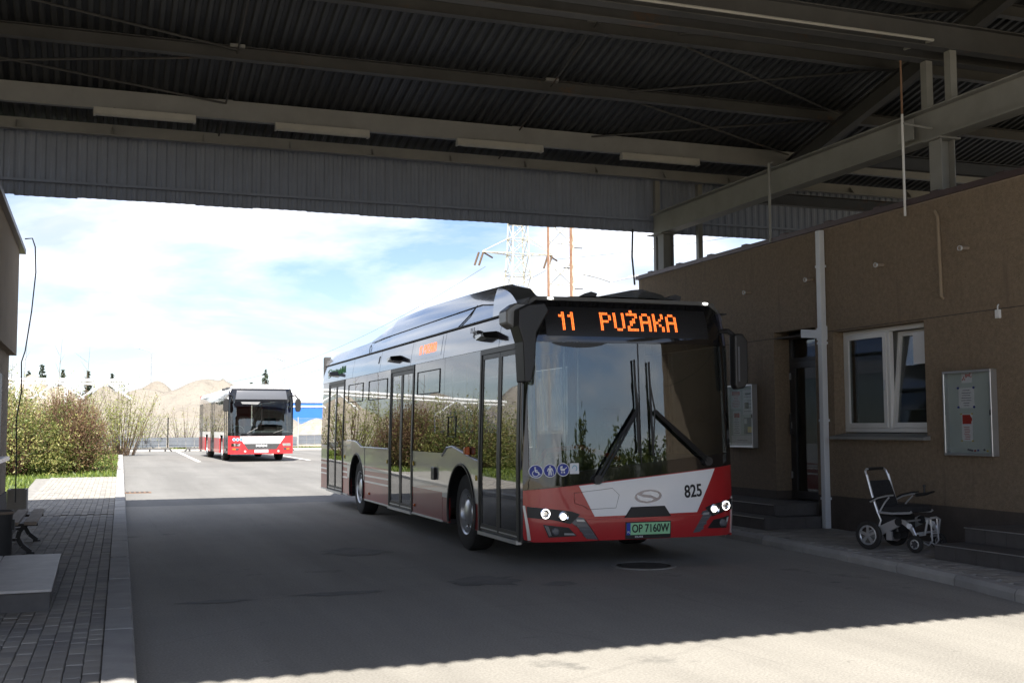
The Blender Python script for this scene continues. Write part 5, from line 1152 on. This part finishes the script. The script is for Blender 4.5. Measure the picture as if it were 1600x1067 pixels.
# ------------------------------------------------------------------ wheelchair (local x forward, y left)
wc = thing('wheelchair', 'folding electric wheelchair with black seat and silver frame by the wall', 'wheelchair', (8.90, 11.07, 0.103), math.atan2(-0.94, 0.36))
WRD, WFD = 0.165, 0.095
def wwheel(x, y, r, w, name, rimr, side):
    o = MB().lathe([(rimr, -w/2), (r-.012, -w/2), (r, -w/4), (r, w/4), (r-.012, w/2), (rimr, w/2)], (x, y, r), 'Y', 28, closed=True).build(name, M['rubber'], wc, smooth=True)
    s = side
    MB().lathe([(rimr+.002, s*w*.45), (rimr-.014, s*w*.5), (rimr-.022, s*w*.3)], (x, y, r), 'Y', 28, caps=False).build('rim', M['alu'], o, smooth=True)
    MB().lathe([(.026, -w*.4), (.026, w*.52*1), (.0001, w*.55)] if s > 0 else [(.026, w*.4), (.026, -w*.52), (.0001, -w*.55)], (x, y, r), 'Y', 14).build('hub', M['alu'] if r > .12 else M['dkgrey'], o)
    n = 5 if r > .12 else 6
    for i in range(n):
        t = 2*math.pi*i/n+.3; c, q = math.cos(t), math.sin(t)
        MB().bar((x+.02*c, y+s*w*.38, r+.02*q), (x+(rimr-.012)*c, y+s*w*.38, r+(rimr-.012)*q), .034 if r > .12 else .016, .012, (0, 1, 0)).build('spoke', M['alu'] if r > .12 else M['dkgrey'], o)
    return o
for s in (-1, 1): wwheel(-.26, s*.29, WRD, .055, 'rear_wheel', .115, s); wwheel(.31, s*.26, WFD, .04, 'front_caster', .055, s)
M['tube'] = mat('chair_tube', (0.72, 0.73, 0.75), 0.28, metal=0.6)
T = lambda pts, r, name, m='tube', par=None, n=8: MB().tube(pts, r, n).build(name, M[m], par or wc, smooth=True)
for s in (-1, 1):
    y = s*.235
    T([(-.165, y, .42), (-.235, y, .62), (-.30, y, .86)], .0155, 'back_tube')
    MB().prism([(-.30, .13), (-.28, .21), (.10, .385), (.16, .35), (.12, .285), (-.24, .11)], lambda a, b, s=s: (a, s*.245-.014, b), lambda a, b, s=s: (a, s*.245+.014, b)).build('side_beam', M['alu'], wc, bevel=.008)
    MB().prism([(.09, .37), (.20, .36), (.29, .28), (.33, .19), (.29, .19), (.24, .26), (.16, .31), (.10, .32)], lambda a, b, s=s: (a, s*.255-.011, b), lambda a, b, s=s: (a, s*.255+.011, b)).build('curved_arm', M['alu'], wc, bevel=.006)
    MB().lathe([(.0001, -.02), (.045, -.02), (.05, 0), (.045, .02), (.0001, .02)], (.11, s*.25, .335), 'Y', 18).build('pivot_disc', M['black'], wc)
    MB().lathe([(.0001, -.013), (.03, -.013), (.03, .013), (.0001, .013)], (.24, s*.255, .295), 'Y', 18).build('badge', M['paper'], wc)
    T([(.31, s*.26, .20), (.31, s*.26, .135), (.33, s*.26, .095)], .013, 'caster_fork', 'dkgrey')
    T([(-.16, y, .43), (.02, y+s*.01, .425), (.24, y, .44), (.26, y, .455)], .014, 'seat_rail')
    T([(-.17, y, .43), (-.13, y, .34), (-.16, y, .26)], .011, 'seat_strut')
    T([(-.155, y, .42), (-.06, y+s*.02, .55), (0.0, y+s*.03, .61)], .009, 'arm_strut')
    ap = MB(); pts = [(-.24, .565), (-.14, .615), (-.02, .645), (.06, .655)] 
    for a, b in zip(pts, pts[1:]): ap.bar((a[0], s*.275, a[1]), (b[0], s*.275, b[1]), .045, .018)
    ap.build('armrest', M['alu'] if False else M['black'], wc)
    T([(a, s*.275, b-.016) for a, b in pts], .012, 'armrest_tube')
MB().prism([(-.19, .50), (-.165, .50), (-.275, .79), (-.30, .79)], lambda a, b: (a, -.225, b), lambda a, b: (a, .225, b)).build('backrest', M['seatfab'], wc, bevel=.008)
MB().box(-.18, .26, -.225, .225, .44, .51).build('seat', M['seatfab'], wc, bevel=.018, seg=2)
T([(-.285, -.235, .80), (-.325, -.225, .90), (-.33, -.19, .925), (-.33, .19, .925), (-.325, .225, .90), (-.285, .235, .80)], .013, 'push_handle')
T([(-.33, -.16, .926), (-.33, .16, .926)], .018, 'handle_grip', 'black')
jb_ = MB().prism([(.05, .60), (.16, .615), (.27, .66), (.275, .675), (.15, .65), (.05, .64)], lambda a, b: (a, .215, b), lambda a, b: (a, .285, b)).build('joystick_box', M['black'], wc, bevel=.008)
T([(.155, .25, .65), (.155, .25, .72)], .012, 'joystick', 'black', jb_); MB().lathe([(.0001, .745), (.018, .74), (.018, .715)], (.155, .25, 0), 'Z', 12).build('knob', M['black'], jb_)
fr_ = T([(.30, -.15, .19), (.37, -.15, .20), (.40, -.14, .36), (.40, -.06, .385), (.40, .06, .385), (.40, .14, .36), (.37, .15, .20), (.30, .15, .19)], .013, 'foot_frame')
for y in (-.07, .07): T([(.40, y, .385), (.415, y, .13), (.37, y, .075), (.31, y, .10)], .010, 'foot_bar', par=fr_)
MB().box(.395, .41, -.08, .08, .17, .19).build('foot_plate', M['alu'], fr_)
MB().box(-.20, .06, -.2, .2, .20, .40).build('battery_box', M['black'], wc, bevel=.015)
MB().lathe([(.06, -.07), (.06, .07)], (-.1, .12, .165), 'Y', 16).build('motor', M['dkgrey'], wc)
T([(-.26, -.3, WRD), (-.26, .3, WRD)], .014, 'rear_axle', 'dkgrey'); T([(.10, -.25, .33), (.10, .25, .33)], .012, 'cross_tube'); T([(.29, -.25, .21), (.29, .25, .21)], .012, 'cross_tube')
MB().box(-.05, .02, -.265, -.235, .12, .22).build('brake_unit', M['alu'], wc)

# ------------------------------------------------------------------ grass and vegetation
nr = np.random.default_rng(11)
struct(strip('lawn', M['soil'], lambda y: -30, lambda y: LK(y)-0.2, [25.6, 28, 30, 33, 34.6, 38, 42, 46, 50, 58, 66, 70], 0.03))
struct(strip('lawn', M['soil'], lambda y: LK(y)-0.2, lambda y: 60, [68.3, 72, 76], 0.06))
fk = struct(bpy.data.objects.new('kerb', None)); COL.objects.link(fk)
for i in range(40): MB().cbox(1.5+i*1.0, 2.49+i*1.0, 68.2, 68.4, hz(68)-.05, hz(68)+.12, .015).build('kerb_stone', M['kerb'], fk)
def quads(name, P, A, B, m, parent=None, tri=False):
    n = len(P); k = 3 if tri else 4
    V = np.empty((n, k, 3))
    if tri: V[:, 0] = P-A; V[:, 1] = P+A; V[:, 2] = P+B
    else: V[:, 0] = P-A; V[:, 1] = P+B*.5-A*.15; V[:, 2] = P+A; V[:, 3] = P-B*.5+A*.15
    me = bpy.data.meshes.new(name); me.vertices.add(n*k); me.vertices.foreach_set('co', V.ravel())
    me.loops.add(n*k); me.loops.foreach_set('vertex_index', np.arange(n*k)); me.polygons.add(n)
    me.polygons.foreach_set('loop_start', np.arange(n)*k); me.polygons.foreach_set('loop_total', np.full(n, k)); me.update(); me.validate()
    return link(name, me, m, parent)
def rdir(n):
    v = nr.normal(size=(n, 3)); return v/np.linalg.norm(v, axis=1)[:, None]
def leaves(name, P, size, m, parent=None, droop=0.0):
    n = len(P); A = rdir(n); A[:, 2] -= droop; A /= np.linalg.norm(A, axis=1)[:, None]
    B = np.cross(A, rdir(n)); B /= np.linalg.norm(B, axis=1)[:, None]+1e-6; s = size*nr.uniform(.6, 1.35, n)[:, None]
    return quads(name, P, A*s, B*s*.75, m, parent)
def grass(name, xr, yr, n, h):
    x = nr.uniform(*xr, n); y = nr.uniform(*yr, n); keep = (x < 0.12+.0205*y-.22) | (y > 68.4); 
    keep &= ~((x > -1.5) & (y < 34.62)); x, y = x[keep], y[keep]; n = len(x)
    z = np.array([hz(v) for v in y])+.03
    P = np.stack([x, y, z], 1); a = nr.uniform(0, 6.28, n); A = np.stack([np.cos(a), np.sin(a), np.zeros(n)], 1)*.012*(1+y[:, None]/40)
    B = np.stack([nr.normal(0, .35, n), nr.normal(0, .35, n), np.ones(n)], 1)*h*nr.uniform(.5, 1.3, n)[:, None]
    o = quads(name, P, A, B, M['grass'], tri=True); o['kind'] = 'stuff'; tag(o, 'short green lawn grass '+('between the left kerb and the bushes' if yr[0] < 60 else 'along the foot of the yard fence'), 'grass')
grass('grass', (-7, 1.6), (25.6, 67), 26000, .10); grass('grass', (1.5, 30), (68.4, 70.2), 9000, .16)

def clump_points(cx, cy, z0, rx, ry, h, n, ncl, shell=.55, base=.15):
    """points gathered in clumps near the skin of a dome"""
    u = nr.uniform(0, 6.28, ncl); v = nr.uniform(-.15, 1, ncl); r_ = nr.uniform(shell, 1.0, ncl)
    sv = np.sqrt(np.clip(1-v*v, 0, 1)); C = np.stack([cx+rx*r_*sv*np.cos(u), cy+ry*r_*sv*np.sin(u), z0+base*h+(h*(1-base))*r_*np.clip(v, 0, 1)*nr.uniform(.85, 1.08, ncl)], 1)
    k = nr.integers(0, ncl, n); P = C[k]+nr.normal(size=(n, 3))*np.array([rx, ry, h])*.085
    P[:, 2] = np.maximum(P[:, 2], z0+.02); return P
def twigs(mb, cx, cy, z0, rx, ry, h, n, r=.008, lean=.3):
    for i in range(n):
        a = nr.uniform(0, 6.28); q = math.sqrt(nr.uniform(0, 1)); e = (cx+rx*q*math.cos(a), cy+ry*q*math.sin(a), z0+h*math.sqrt(max(.04, 1-q*q*.85))*nr.uniform(.75, 1.12))
        s = (cx+(e[0]-cx)*lean*nr.uniform(.6, 1.3), cy+(e[1]-cy)*lean, z0); m_ = ((s[0]+e[0])/2+nr.normal(0, .12), (s[1]+e[1])/2+nr.normal(0, .12), z0+(e[2]-z0)*.55)
        mb.tube([s, m_, e], [r*1.8, r*1.2, r*.5], 4)
    return mb
def bush(name, label, cx, cy, rx, ry, h, mats, ntw=60, tm='bark', size=.055, group=None, ncl=90, rtw=.008):
    z0 = hz(cy)+.03; t = thing(name, label, 'bush', (cx, cy, z0), 0, group)
    twigs(MB(), 0, 0, 0, rx, ry, h, ntw, rtw).build('stems', M[tm], t)
    for (m_, n, sh) in mats: leaves('foliage', clump_points(0, 0, 0, rx, ry, h, n, ncl, sh), size, M[m_], t)
    return t
bush('flowering_bush', 'dense bush with pale yellow blossom beside the left building', -2.5, 36.9, 1.9, 1.9, 2.35, [('leaf_a', 15000, .4), ('leaf_b', 6000, .72)], 220, 'redtwig', .042, ncl=170)
bush('red_twig_bush', 'reddish brown bare twigged bush at the kerb side of the lawn', -0.75, 38.2, 1.35, 1.7, 2.45, [('leaf_r', 11000, .55), ('leaf_a', 8000, .4), ('leaf_b', 1800, .7)], 620, 'redtwig', .036, ncl=160)
for i, (cx, cy, rx, ry, h, lab) in enumerate([(-5.6, 38.5, 2.2, 2.0, 2.6, 'blossoming bush mostly hidden behind the left building'), (-9.2, 39, 2.4, 2.0, 2.8, 'blossoming bush farthest left behind the left building'), (-3.4, 41.5, 2.2, 2.0, 2.9, 'pale green bush rising behind the blossoming bush')]):
    bush('lawn_bush', lab, cx, cy, rx, ry, h, [('leaf_c' if i == 2 else 'leaf_a', 10000, .5), ('leaf_b', 3600, .75)], 160, 'bark', .045, group='bushes on the lawn')
# tall loose willows: long upright stems with small leaves
def willow(label, cx, cy, rx, h, n, nl, r=.011):
    z0 = hz(cy)+.03; t = thing('willow_shrub', label, 'shrub', (cx, cy, z0), 0, 'willow shrubs behind the lawn'); mb = MB(); P = []
    for i in range(n):
        a = nr.uniform(0, 6.28); q = math.sqrt(nr.uniform(0, 1)); hh = h*nr.uniform(.55, 1.1)*(1-.35*q*q)
        s = np.array([rx*.35*q*math.cos(a), rx*.35*q*math.sin(a), 0]); e = np.array([rx*q*math.cos(a)+nr.normal(0, .15), rx*q*math.sin(a)+nr.normal(0, .15), hh])
        m_ = s*.5+e*.5+np.array([nr.normal(0, .08), nr.normal(0, .08), .1]); mb.tube([s, m_, e], [r*1.6, r, r*.4], 4)
        k = int(nl*(.5+nr.uniform(0, .6))); tt = np.sqrt(nr.uniform(.04, 1, k))[:, None]
        pts = s*(1-tt)**2+2*m_*tt*(1-tt)+e*tt**2; P.append(pts+nr.normal(0, .07+.03*rx, (k, 3)))
    mb.build('stems', M['bark'], t); leaves('foliage', np.concatenate(P), .045, M['leaf_c'], t)
willow('tall loose willow with upright shoots against the sand heaps, nearest the kerb', 1.2, 58.0, 1.9, 3.7, 70, 75)
willow('loose willow shrub behind the red twigged bush', -1.0, 50.0, 1.8, 3.3, 70, 80)
willow('loose willow shrub rising behind the blossoming bush', -3.6, 52.0, 2.0, 3.7, 70, 80)
willow('sparse arching shrub at the fence left of the parked bus', 5.0, 70.5, 1.6, 2.5, 40, 26)
willow('low sparse shrub at the fence beside the lawn corner', 2.8, 69.6, 1.3, 2.9, 40, 40)
willow('loose willow shrub beside the left building, behind the blossoming bush', -7.5, 50.0, 2.2, 3.5, 60, 80)
for i, (x, y, h) in enumerate([(-2.6, 46, 4.4), (-1.4, 46.5, 4.7), (-0.4, 46.2, 4.4), (-3.0, 45, 3.9)]):
    t = thing('bare_sapling', ['thin bare sapling standing left of the others above the bushes', 'tallest thin bare sapling above the bushes', 'thin bare sapling nearest the kerb above the bushes', 'short thin bare sapling close to the left building'][i], 'sapling', (x, y, hz(y)), 0, 'bare saplings')
    mb = MB().tube([(0, 0, 0), (.05, 0, h*.5), (.18, .02, h)], [.02, .013, .004], 5)
    for k in range(7): z = h*(.45+.07*k); mb.tube([(.1, 0, z), (.1+nr.normal(0, .2), nr.normal(0, .1), z+.35)], [.006, .003], 4)
    mb.build('stem', M['bark'], t)

# ------------------------------------------------------------------ yard edge: fence, wheel stops, slabs
def fence_run(x0, x1, y, label):
    t = thing('mesh_fence', label, 'fence', ((x0+x1)/2, y, hz(y))); ox = (x0+x1)/2; L_ = x1-x0
    n = max(1, round(L_/2.5)); w = L_/n
    for i in range(n+1): MB().box(x0+i*w-ox-.03, x0+i*w-ox+.03, -.03, .03, 0, 1.95).build('post', M['galv'], t)
    me = MB()
    k = int(w/.06)
    for j in range(k): me.bar((.04+j*.06, 0, .35), (.04+j*.06, 0, 1.9), .006)
    for z in (.4, .65, .9, 1.15, 1.4, 1.65, 1.88): me.bar((.04, .008, z), (w-.04, .008, z), .008)
    mm = me.mesh('mesh_panel'); mm.materials.append(M['galv'])
    ss_ = MB()
    for i in range(n):
        o = link('mesh_panel', mm, None, t); o.location = (x0+i*w-ox, 0, 0)
        for q in range(5): 
            a = x0+i*w-ox+.05+q*(w-.1)/5; MB().box(a+.01, a+(w-.1)/5-.01, .05, .11, .22+.1*(i % 2), .78+.1*(i % 2)).build('slab', M['slabgrey'], t)
    return t
fence_run(1.7, 4.0, 68.9, 'wire mesh fence with grey slabs at the corner of the lawn'); fence_run(4.0, 9.0, 68.9, 'wire mesh fence with grey slabs left of the parked bus'); fence_run(9.0, 19.0, 68.9, 'wire mesh fence with grey slabs right of the parked bus'); fence_run(-9.0, 1.7, 69.2, 'wire mesh fence behind the bushes')
for i, (x0, x1) in enumerate([(1.75, 4.15), (4.85, 6.6), (9.4, 11.0)]):
    t = thing('wheel_stop', ['low dark tube wheel stop at the corner of the yard', 'low dark tube wheel stop left of the parked bus', 'low dark tube wheel stop right of the parked bus'][i], 'wheel stop', ((x0+x1)/2, 67.4, hz(67)), 0, 'wheel stops along the yard edge'); h_ = (x1-x0)/2
    MB().tube([(-h_, 0, 0), (-h_+.15, 0, .17), (h_-.15, 0, .17), (h_, 0, 0)], .045, 8).build('rail', M['dkgrey'], t)
    for s in (-1, 0, 1): MB().box(s*h_*.7-.05, s*h_*.7+.05, -.05, .05, 0, .15).build('foot', M['dkgrey'], t)

# ------------------------------------------------------------------ heaps of sand and rubble
def heap(name, label, cx, cy, rx, ry, h, m, seed, peaks, n=80, rough=.05):
    r2 = np.random.default_rng(seed); t = MB(); vs = []; fs = []
    ph = r2.uniform(0, 6.28, 24); fx = r2.uniform(1.5, 30, 24); fy = r2.uniform(1.5, 22, 24)
    for j in range(n+1):
        for i in range(n+1):
            u, v = 2*i/n-1, 2*j/n-1; e = max(0, 1-(u*u)**1.6)*max(0, 1-(v*v))
            z = 0
            for (pu, pv, pw, phh) in peaks: d_ = min(1, math.hypot((u-pu)/pw, (v-pv)/.9)+0.05*math.sin(7*u+3*v+seed)); z = max(z, phh*(0.55*(1-d_)+0.45*(0.5+0.5*math.cos(math.pi*d_))))
            z += sum(math.sin(fx[k]*u+fy[k]*v+ph[k])/(2+fx[k]) for k in range(24))*rough*min(1, z*5)
            vs.append((cx+rx*u, cy+ry*v, hz(70)-.1+max(0, h*z*min(1, e*3))))
    for j in range(n):
        for i in range(n): a = j*(n+1)+i; fs.append((a, a+1, a+n+2, a+n+1))
    o = link(name, t.add(vs, fs).mesh(name, False, False), m); o.data.shade_smooth(); tag(o, label, 'heap', 'heaps beyond the fence'); return o
heap('sand_heap', 'tall pale sand heap directly left of the parked bus', 8.0, 96, 14, 13, 5.7, M['sand'], 1, [(.05, 0, .75, .86), (-.25, .1, .5, .62), (.12, -.05, .25, .83), (-.55, -.1, .5, .42)], rough=.24)
heap('sand_heap', 'ochre sand heap in the middle, left of the tall pale heap', 0.6, 98, 9, 11, 5.6, M['sand'], 2, [(.42, 0, .8, .90), (.05, 0, .7, .84), (-.3, 0, .6, .7)], rough=.24)
heap('sand_heap', 'low grey sand heap behind the bushes at the left', -7.0, 95, 10, 11, 5.6, M['gravel'], 3, [(.3, 0, .8, .86), (-.2, 0, .8, .8)], rough=.24)
heap('sand_heap', 'long sand heap behind the left building', -24, 96, 14, 11, 6.2, M['sand'], 8, [(.5, 0, .8, .86), (-.2, 0, .8, .9), (0, 0, .5, .95)], rough=.24)
heap('rubble_heap', 'grey rubble heap behind the fence right of the parked bus', 14.2, 79, 5.5, 5, 2.3, M['gravel'], 4, [(.05, 0, .8, .88), (-.4, 0, .6, .55)], 40, .10)
heap('rubble_heap', 'low rubble bank along the fence behind the parked bus', 7, 75, 9, 2.5, .8, M['gravel'], 6, [(-.5, 0, .6, .7), (0, 0, .6, .9), (.5, 0, .6, .8)], 40, .10)

# ------------------------------------------------------------------ far things
g = thing('pipe_gantry', 'white lattice gantry standing before the sand heaps at the left', 'gantry', (-2, 74, hz(70)))
mb = MB().tube([(-14, 0, 4.25), (3.6, 0, 4.25)], .11, 8).tube([(-14, .6, 4.05), (3.6, .6, 4.05)], .08, 6); mb.build('top_pipe', M['cloudwhite'], g)
for x in (-10.5, -2.3, -0.1, 2.6):
    MB().tube([(x-1.5, 0, 3.1), (x, 0, 4.15), (x+1.5, 0, 3.1)], .08, 6).build('brace', M['cloudwhite'], g)
for x in (-12, -2.35, 0.35): MB().box(x-.1, x+.1, -.1, .1, 0, 4.15).build('leg', M['cloudwhite'], g)
def spruce(label, x, y, h, w):
    t = thing('spruce_tree', label, 'tree', (x, y, 0), 0, 'far spruces'); MB().tube([(0, 0, 0), (0, 0, h*.97)], [.22, .03], 6).build('trunk', M['bark'], t)
    P = []
    for i in range(26):
        z = h*(.12+.86*i/25); r_ = w*(1-i/26)**.85*nr.uniform(.8, 1.15); k = int(40*(r_/w)+8); a = nr.uniform(0, 6.28, k); q = np.sqrt(nr.uniform(.02, 1, k))
        P.append(np.stack([r_*q*np.cos(a), r_*q*np.sin(a), z-.35*r_*q+nr.normal(0, .08, k)], 1))
    leaves('crown', np.concatenate(P), .26, M['leaf_d'], t, .2)
for i, (x, h, w) in enumerate([(-7.1, 8.2, 1.7), (-5.7, 8.9, 1.9), (-3.5, 8.3, 1.5), (-0.8, 8.2, 1.5), (1.8, 8.0, 1.1), (19.4, 8.7, 1.9), (17.7, 7.1, 1.0)]):
    spruce(['dark spruce farthest left above the white gantry', 'tallest dark spruce above the white gantry', 'dark spruce third from the left above the gantry', 'dark spruce above the right part of the gantry', 'small spruce above the ochre sand heap', 'dark spruce just above the roof of the parked bus', 'small dark spruce tip left of the one above the parked bus'][i], x, 140, h, w)
def lamp(label, x, y, z0, h, arms, wid):
    t = thing('street_lamp', label, 'street lamp', (x, y, z0), 0, 'far street lamps'); MB().tube([(0, 0, 0), (0, 0, h)], [.11, .05], 8).build('pole', M['galv'], t)
    for s in arms:
        MB().tube([(0, 0, h-.15), (s*wid*.5, 0, h+.05), (s*wid, 0, h+.2)], .04, 6).build('arm', M['galv'], t)
        MB().prism([(s*wid*.8, h+.14), (s*wid*.82, h+.26), (s*wid*1.15, h+.34), (s*wid*1.17, h+.22)], lambda a, b: (a, -.13, b), lambda a, b: (a, .13, b)).build('lamp_head', M['cloudwhite'], t)
lamp('double armed street lamp above the sand heaps', 4.35, 100, 0, 8.1, (-1, 1), 1.15)
lamp('single armed street lamp right of the parked bus', 15.4, 100, 0, 7.5, (-1,), .9)
lamp('double armed street lamp right of the pylons over the bus roof', 28.1, 60, 0, 10.1, (-1, 1), 1.5)
bl = thing('depot_hall', 'blue and white hall with glazed roof lights right of the parked bus', 'building', (25, 116, 0))
MB().box(-7.6, 14, -5, 20, 0, 4.0).build('wall', M['bluewall'], bl); MB().box(-7.7, 14.1, -5.1, 20.1, 4.002, 5.15).build('parapet', M['cloudwhite'], bl); MB().box(-7.65, 14, -5.06, -5.003, 3.55, 3.72).build('stripe', M['cloudwhite'], bl)
for i in range(8): MB().prism([(-6.5+i*2.4, 5.155), (-5.3+i*2.4, 5.95), (-4.1+i*2.4, 5.155)], lambda a, b: (a, -4.6, b), lambda a, b: (a, 19, b)).build('roof_light', mat('rooflight_%d' % i, (.55, .6, .62), .15), bl)
# lattice masts and wires
def lattice(mb, legs0, legs1, n, r, rb):
    L0 = [Vector(p) for p in legs0]; L1 = [Vector(p) for p in legs1]
    for a, b in zip(L0, L1): mb.tube([a, b], r, 5)
    for i in range(n):
        for k in range(4):
            a0 = L0[k].lerp(L1[k], i/n); b0 = L0[(k+1) % 4].lerp(L1[(k+1) % 4], i/n); a1 = L0[k].lerp(L1[k], (i+1)/n); b1 = L0[(k+1) % 4].lerp(L1[(k+1) % 4], (i+1)/n)
            mb.tube([a0, b1], rb, 4); mb.tube([b0, a1], rb, 4); mb.tube([a1, b1], rb, 4)
def sq(x, y, z, w): return [(x-w, y-w, z), (x+w, y-w, z), (x+w, y+w, z), (x-w, y+w, z)]
py_ = thing('power_pylon', 'pale steel lattice power pylon with cross arms above the bus roof', 'pylon', (48.4, 130, 0))
mb = MB(); lattice(mb, sq(0, 0, 0, 2.9), sq(0, 0, 22.6, 1.05), 9, .11, .05); lattice(mb, sq(0, 0, 22.6, 1.05), sq(0, 0, 34, .75), 6, .09, .045); mb.build('tower', M['pylon'], py_)
for z, w in ((22.7, 4.6), (28.5, 3.6)):
    ca = MB()
    for s in (-1, 1):
        for y in (-.9, .9): ca.tube([(s*.95, y, z), (s*w, 0, z+.1)], .07, 5); ca.tube([(s*.85, y, z+2.1), (s*w, 0, z+.15)], .06, 5)
        for k in (1, 2, 3): ca.tube([(s*(.95+(w-.95)*k/4), -.9*(1-k/4), z), (s*(.95+(w-.95)*k/4), .9*(1-k/4), z)], .04, 4)
    ca = ca.build('cross_arm', M['pylon'], py_)
    for s in (-1, 1):
        for d in (0, .55): MB().tube([(s*(w-.1)-d, 0, z), (s*(w-.1)-d-.55, 0, z-1.6)], .13, 6).build('insulator', M['bark'], ca)
        MB().tube([(s*(w-.3), .2, z), (s*(w-.3)+1.5, 1.5, z-.35)], .10, 6).build('insulator', M['bark'], ca)
rm = thing('rusty_mast', 'rust streaked lattice mast with four tubes right of the pylon', 'mast', (45.7, 110, 0))
legs = [(-1.75, -1.0), (-.9, 1.0), (.8, -1.0), (1.9, 1.0)]
for i, (x, y) in enumerate(legs):
    MB().tube([(x, y, 0), (x, y, 30)], .14, 8).build('mast_tube', [M['rust'], M['whitepvc'], M['rust'], mat('mast_cream', (.55, .42, .30), .7, col2=(.6, .5, .42), scale=1.5)][i], rm)
for i in range(4, 12):
    z = 2.2*i+1.0
    for a, b in ((0, 1), (1, 2), (2, 3), (3, 0)):
        MB().tube([(*legs[a], z), (*legs[b], z+2.2 if i % 2 else z-1.8)], .035, 4).build('brace', M['pylon'], rm); MB().tube([(*legs[a], z), (*legs[b], z)], .03, 4).build('strut', M['pylon'], rm)
for i in range(6): MB().bar((1.9, 1.0, 14+i*2.2), (1.9+(1.1 if i % 2 else -1.1), 1.0, 14+i*2.2), .10).build('rung', M['dkgrey'], rm)
for i, (a, b, sag) in enumerate([((44.2, 130, 21.0), (20, 230, 10), 3), ((53.0, 131.5, 22.4), (110, 100, 34), 2), ((52.5, 131, 21.0), (22, 240, 9), 3), ((52.0, 131.2, 28.4), (110, 95, 41), 2)]):
    pts = [(a[0]+(b[0]-a[0])*t, a[1]+(b[1]-a[1])*t, a[2]+(b[2]-a[2])*t-4*sag*t*(1-t)) for t in [k/16 for k in range(17)]]
    o = MB().tube(pts, .022, 4).build('power_line', M['dkgrey']); tag(o, ['power line falling left from the left end of the pylon arm', 'power line running right from the lower pylon arm', 'power line falling left from the right end of the pylon arm', 'power line running right from the upper pylon arm'][i], 'power line', 'power lines of the pylon')

# trees behind the viewer, seen mirrored in the bus windscreen
def tree(label, x, y, h, w):
    t = thing('broadleaf_tree', label, 'tree', (x, y, 0), 0, 'trees across the road, mirrored in the windscreen')
    mb = MB().tube([(0, 0, 0), (.1, 0, h*.35), (.0, .1, h*.8)], [.22, .15, .05], 7)
    for k in range(7): a = nr.uniform(0, 6.28); mb.tube([(0, 0, h*(.3+.06*k)), (w*.7*math.cos(a), w*.7*math.sin(a), h*(.5+.06*k))], [.07, .02], 5)
    mb.build('trunk', M['bark'], t)
    P = clump_points(0, 0, h*.15, w, w, h*.85, 2600, 60, .4); leaves('crown', P, .24, M['leaf_a'], t)
lab_ = ['round tree mirrored just left of the wipers', 'taller tree mirrored beside the wipers', 'low tree mirrored in the left half of the windscreen', 'tallest tree mirrored at the left of the windscreen', 'tree mirrored next to the brown wall in the windscreen', 'tree mirrored at the far left of the windscreen', 'small tree mirrored between the wipers', 'wide tree mirrored above the left stickers', 'narrow tree mirrored low in the windscreen', 'bushy tree mirrored near the left pillar']
for i, (x, y, h, w) in enumerate([(15, -34, 6.5, 2.8), (20.5, -38, 8.5, 3.2), (26, -35, 7.0, 3.0), (32, -40, 9.0, 3.4), (11, -40, 6.5, 2.8), (40, -38, 8, 3.4), (17.5, -45, 8, 3), (29, -46, 9, 3.6), (23.5, -47, 9.5, 3), (36, -46, 8.5, 3.4)]):
    tree(lab_[i], x, y, h*.68, w*.9)
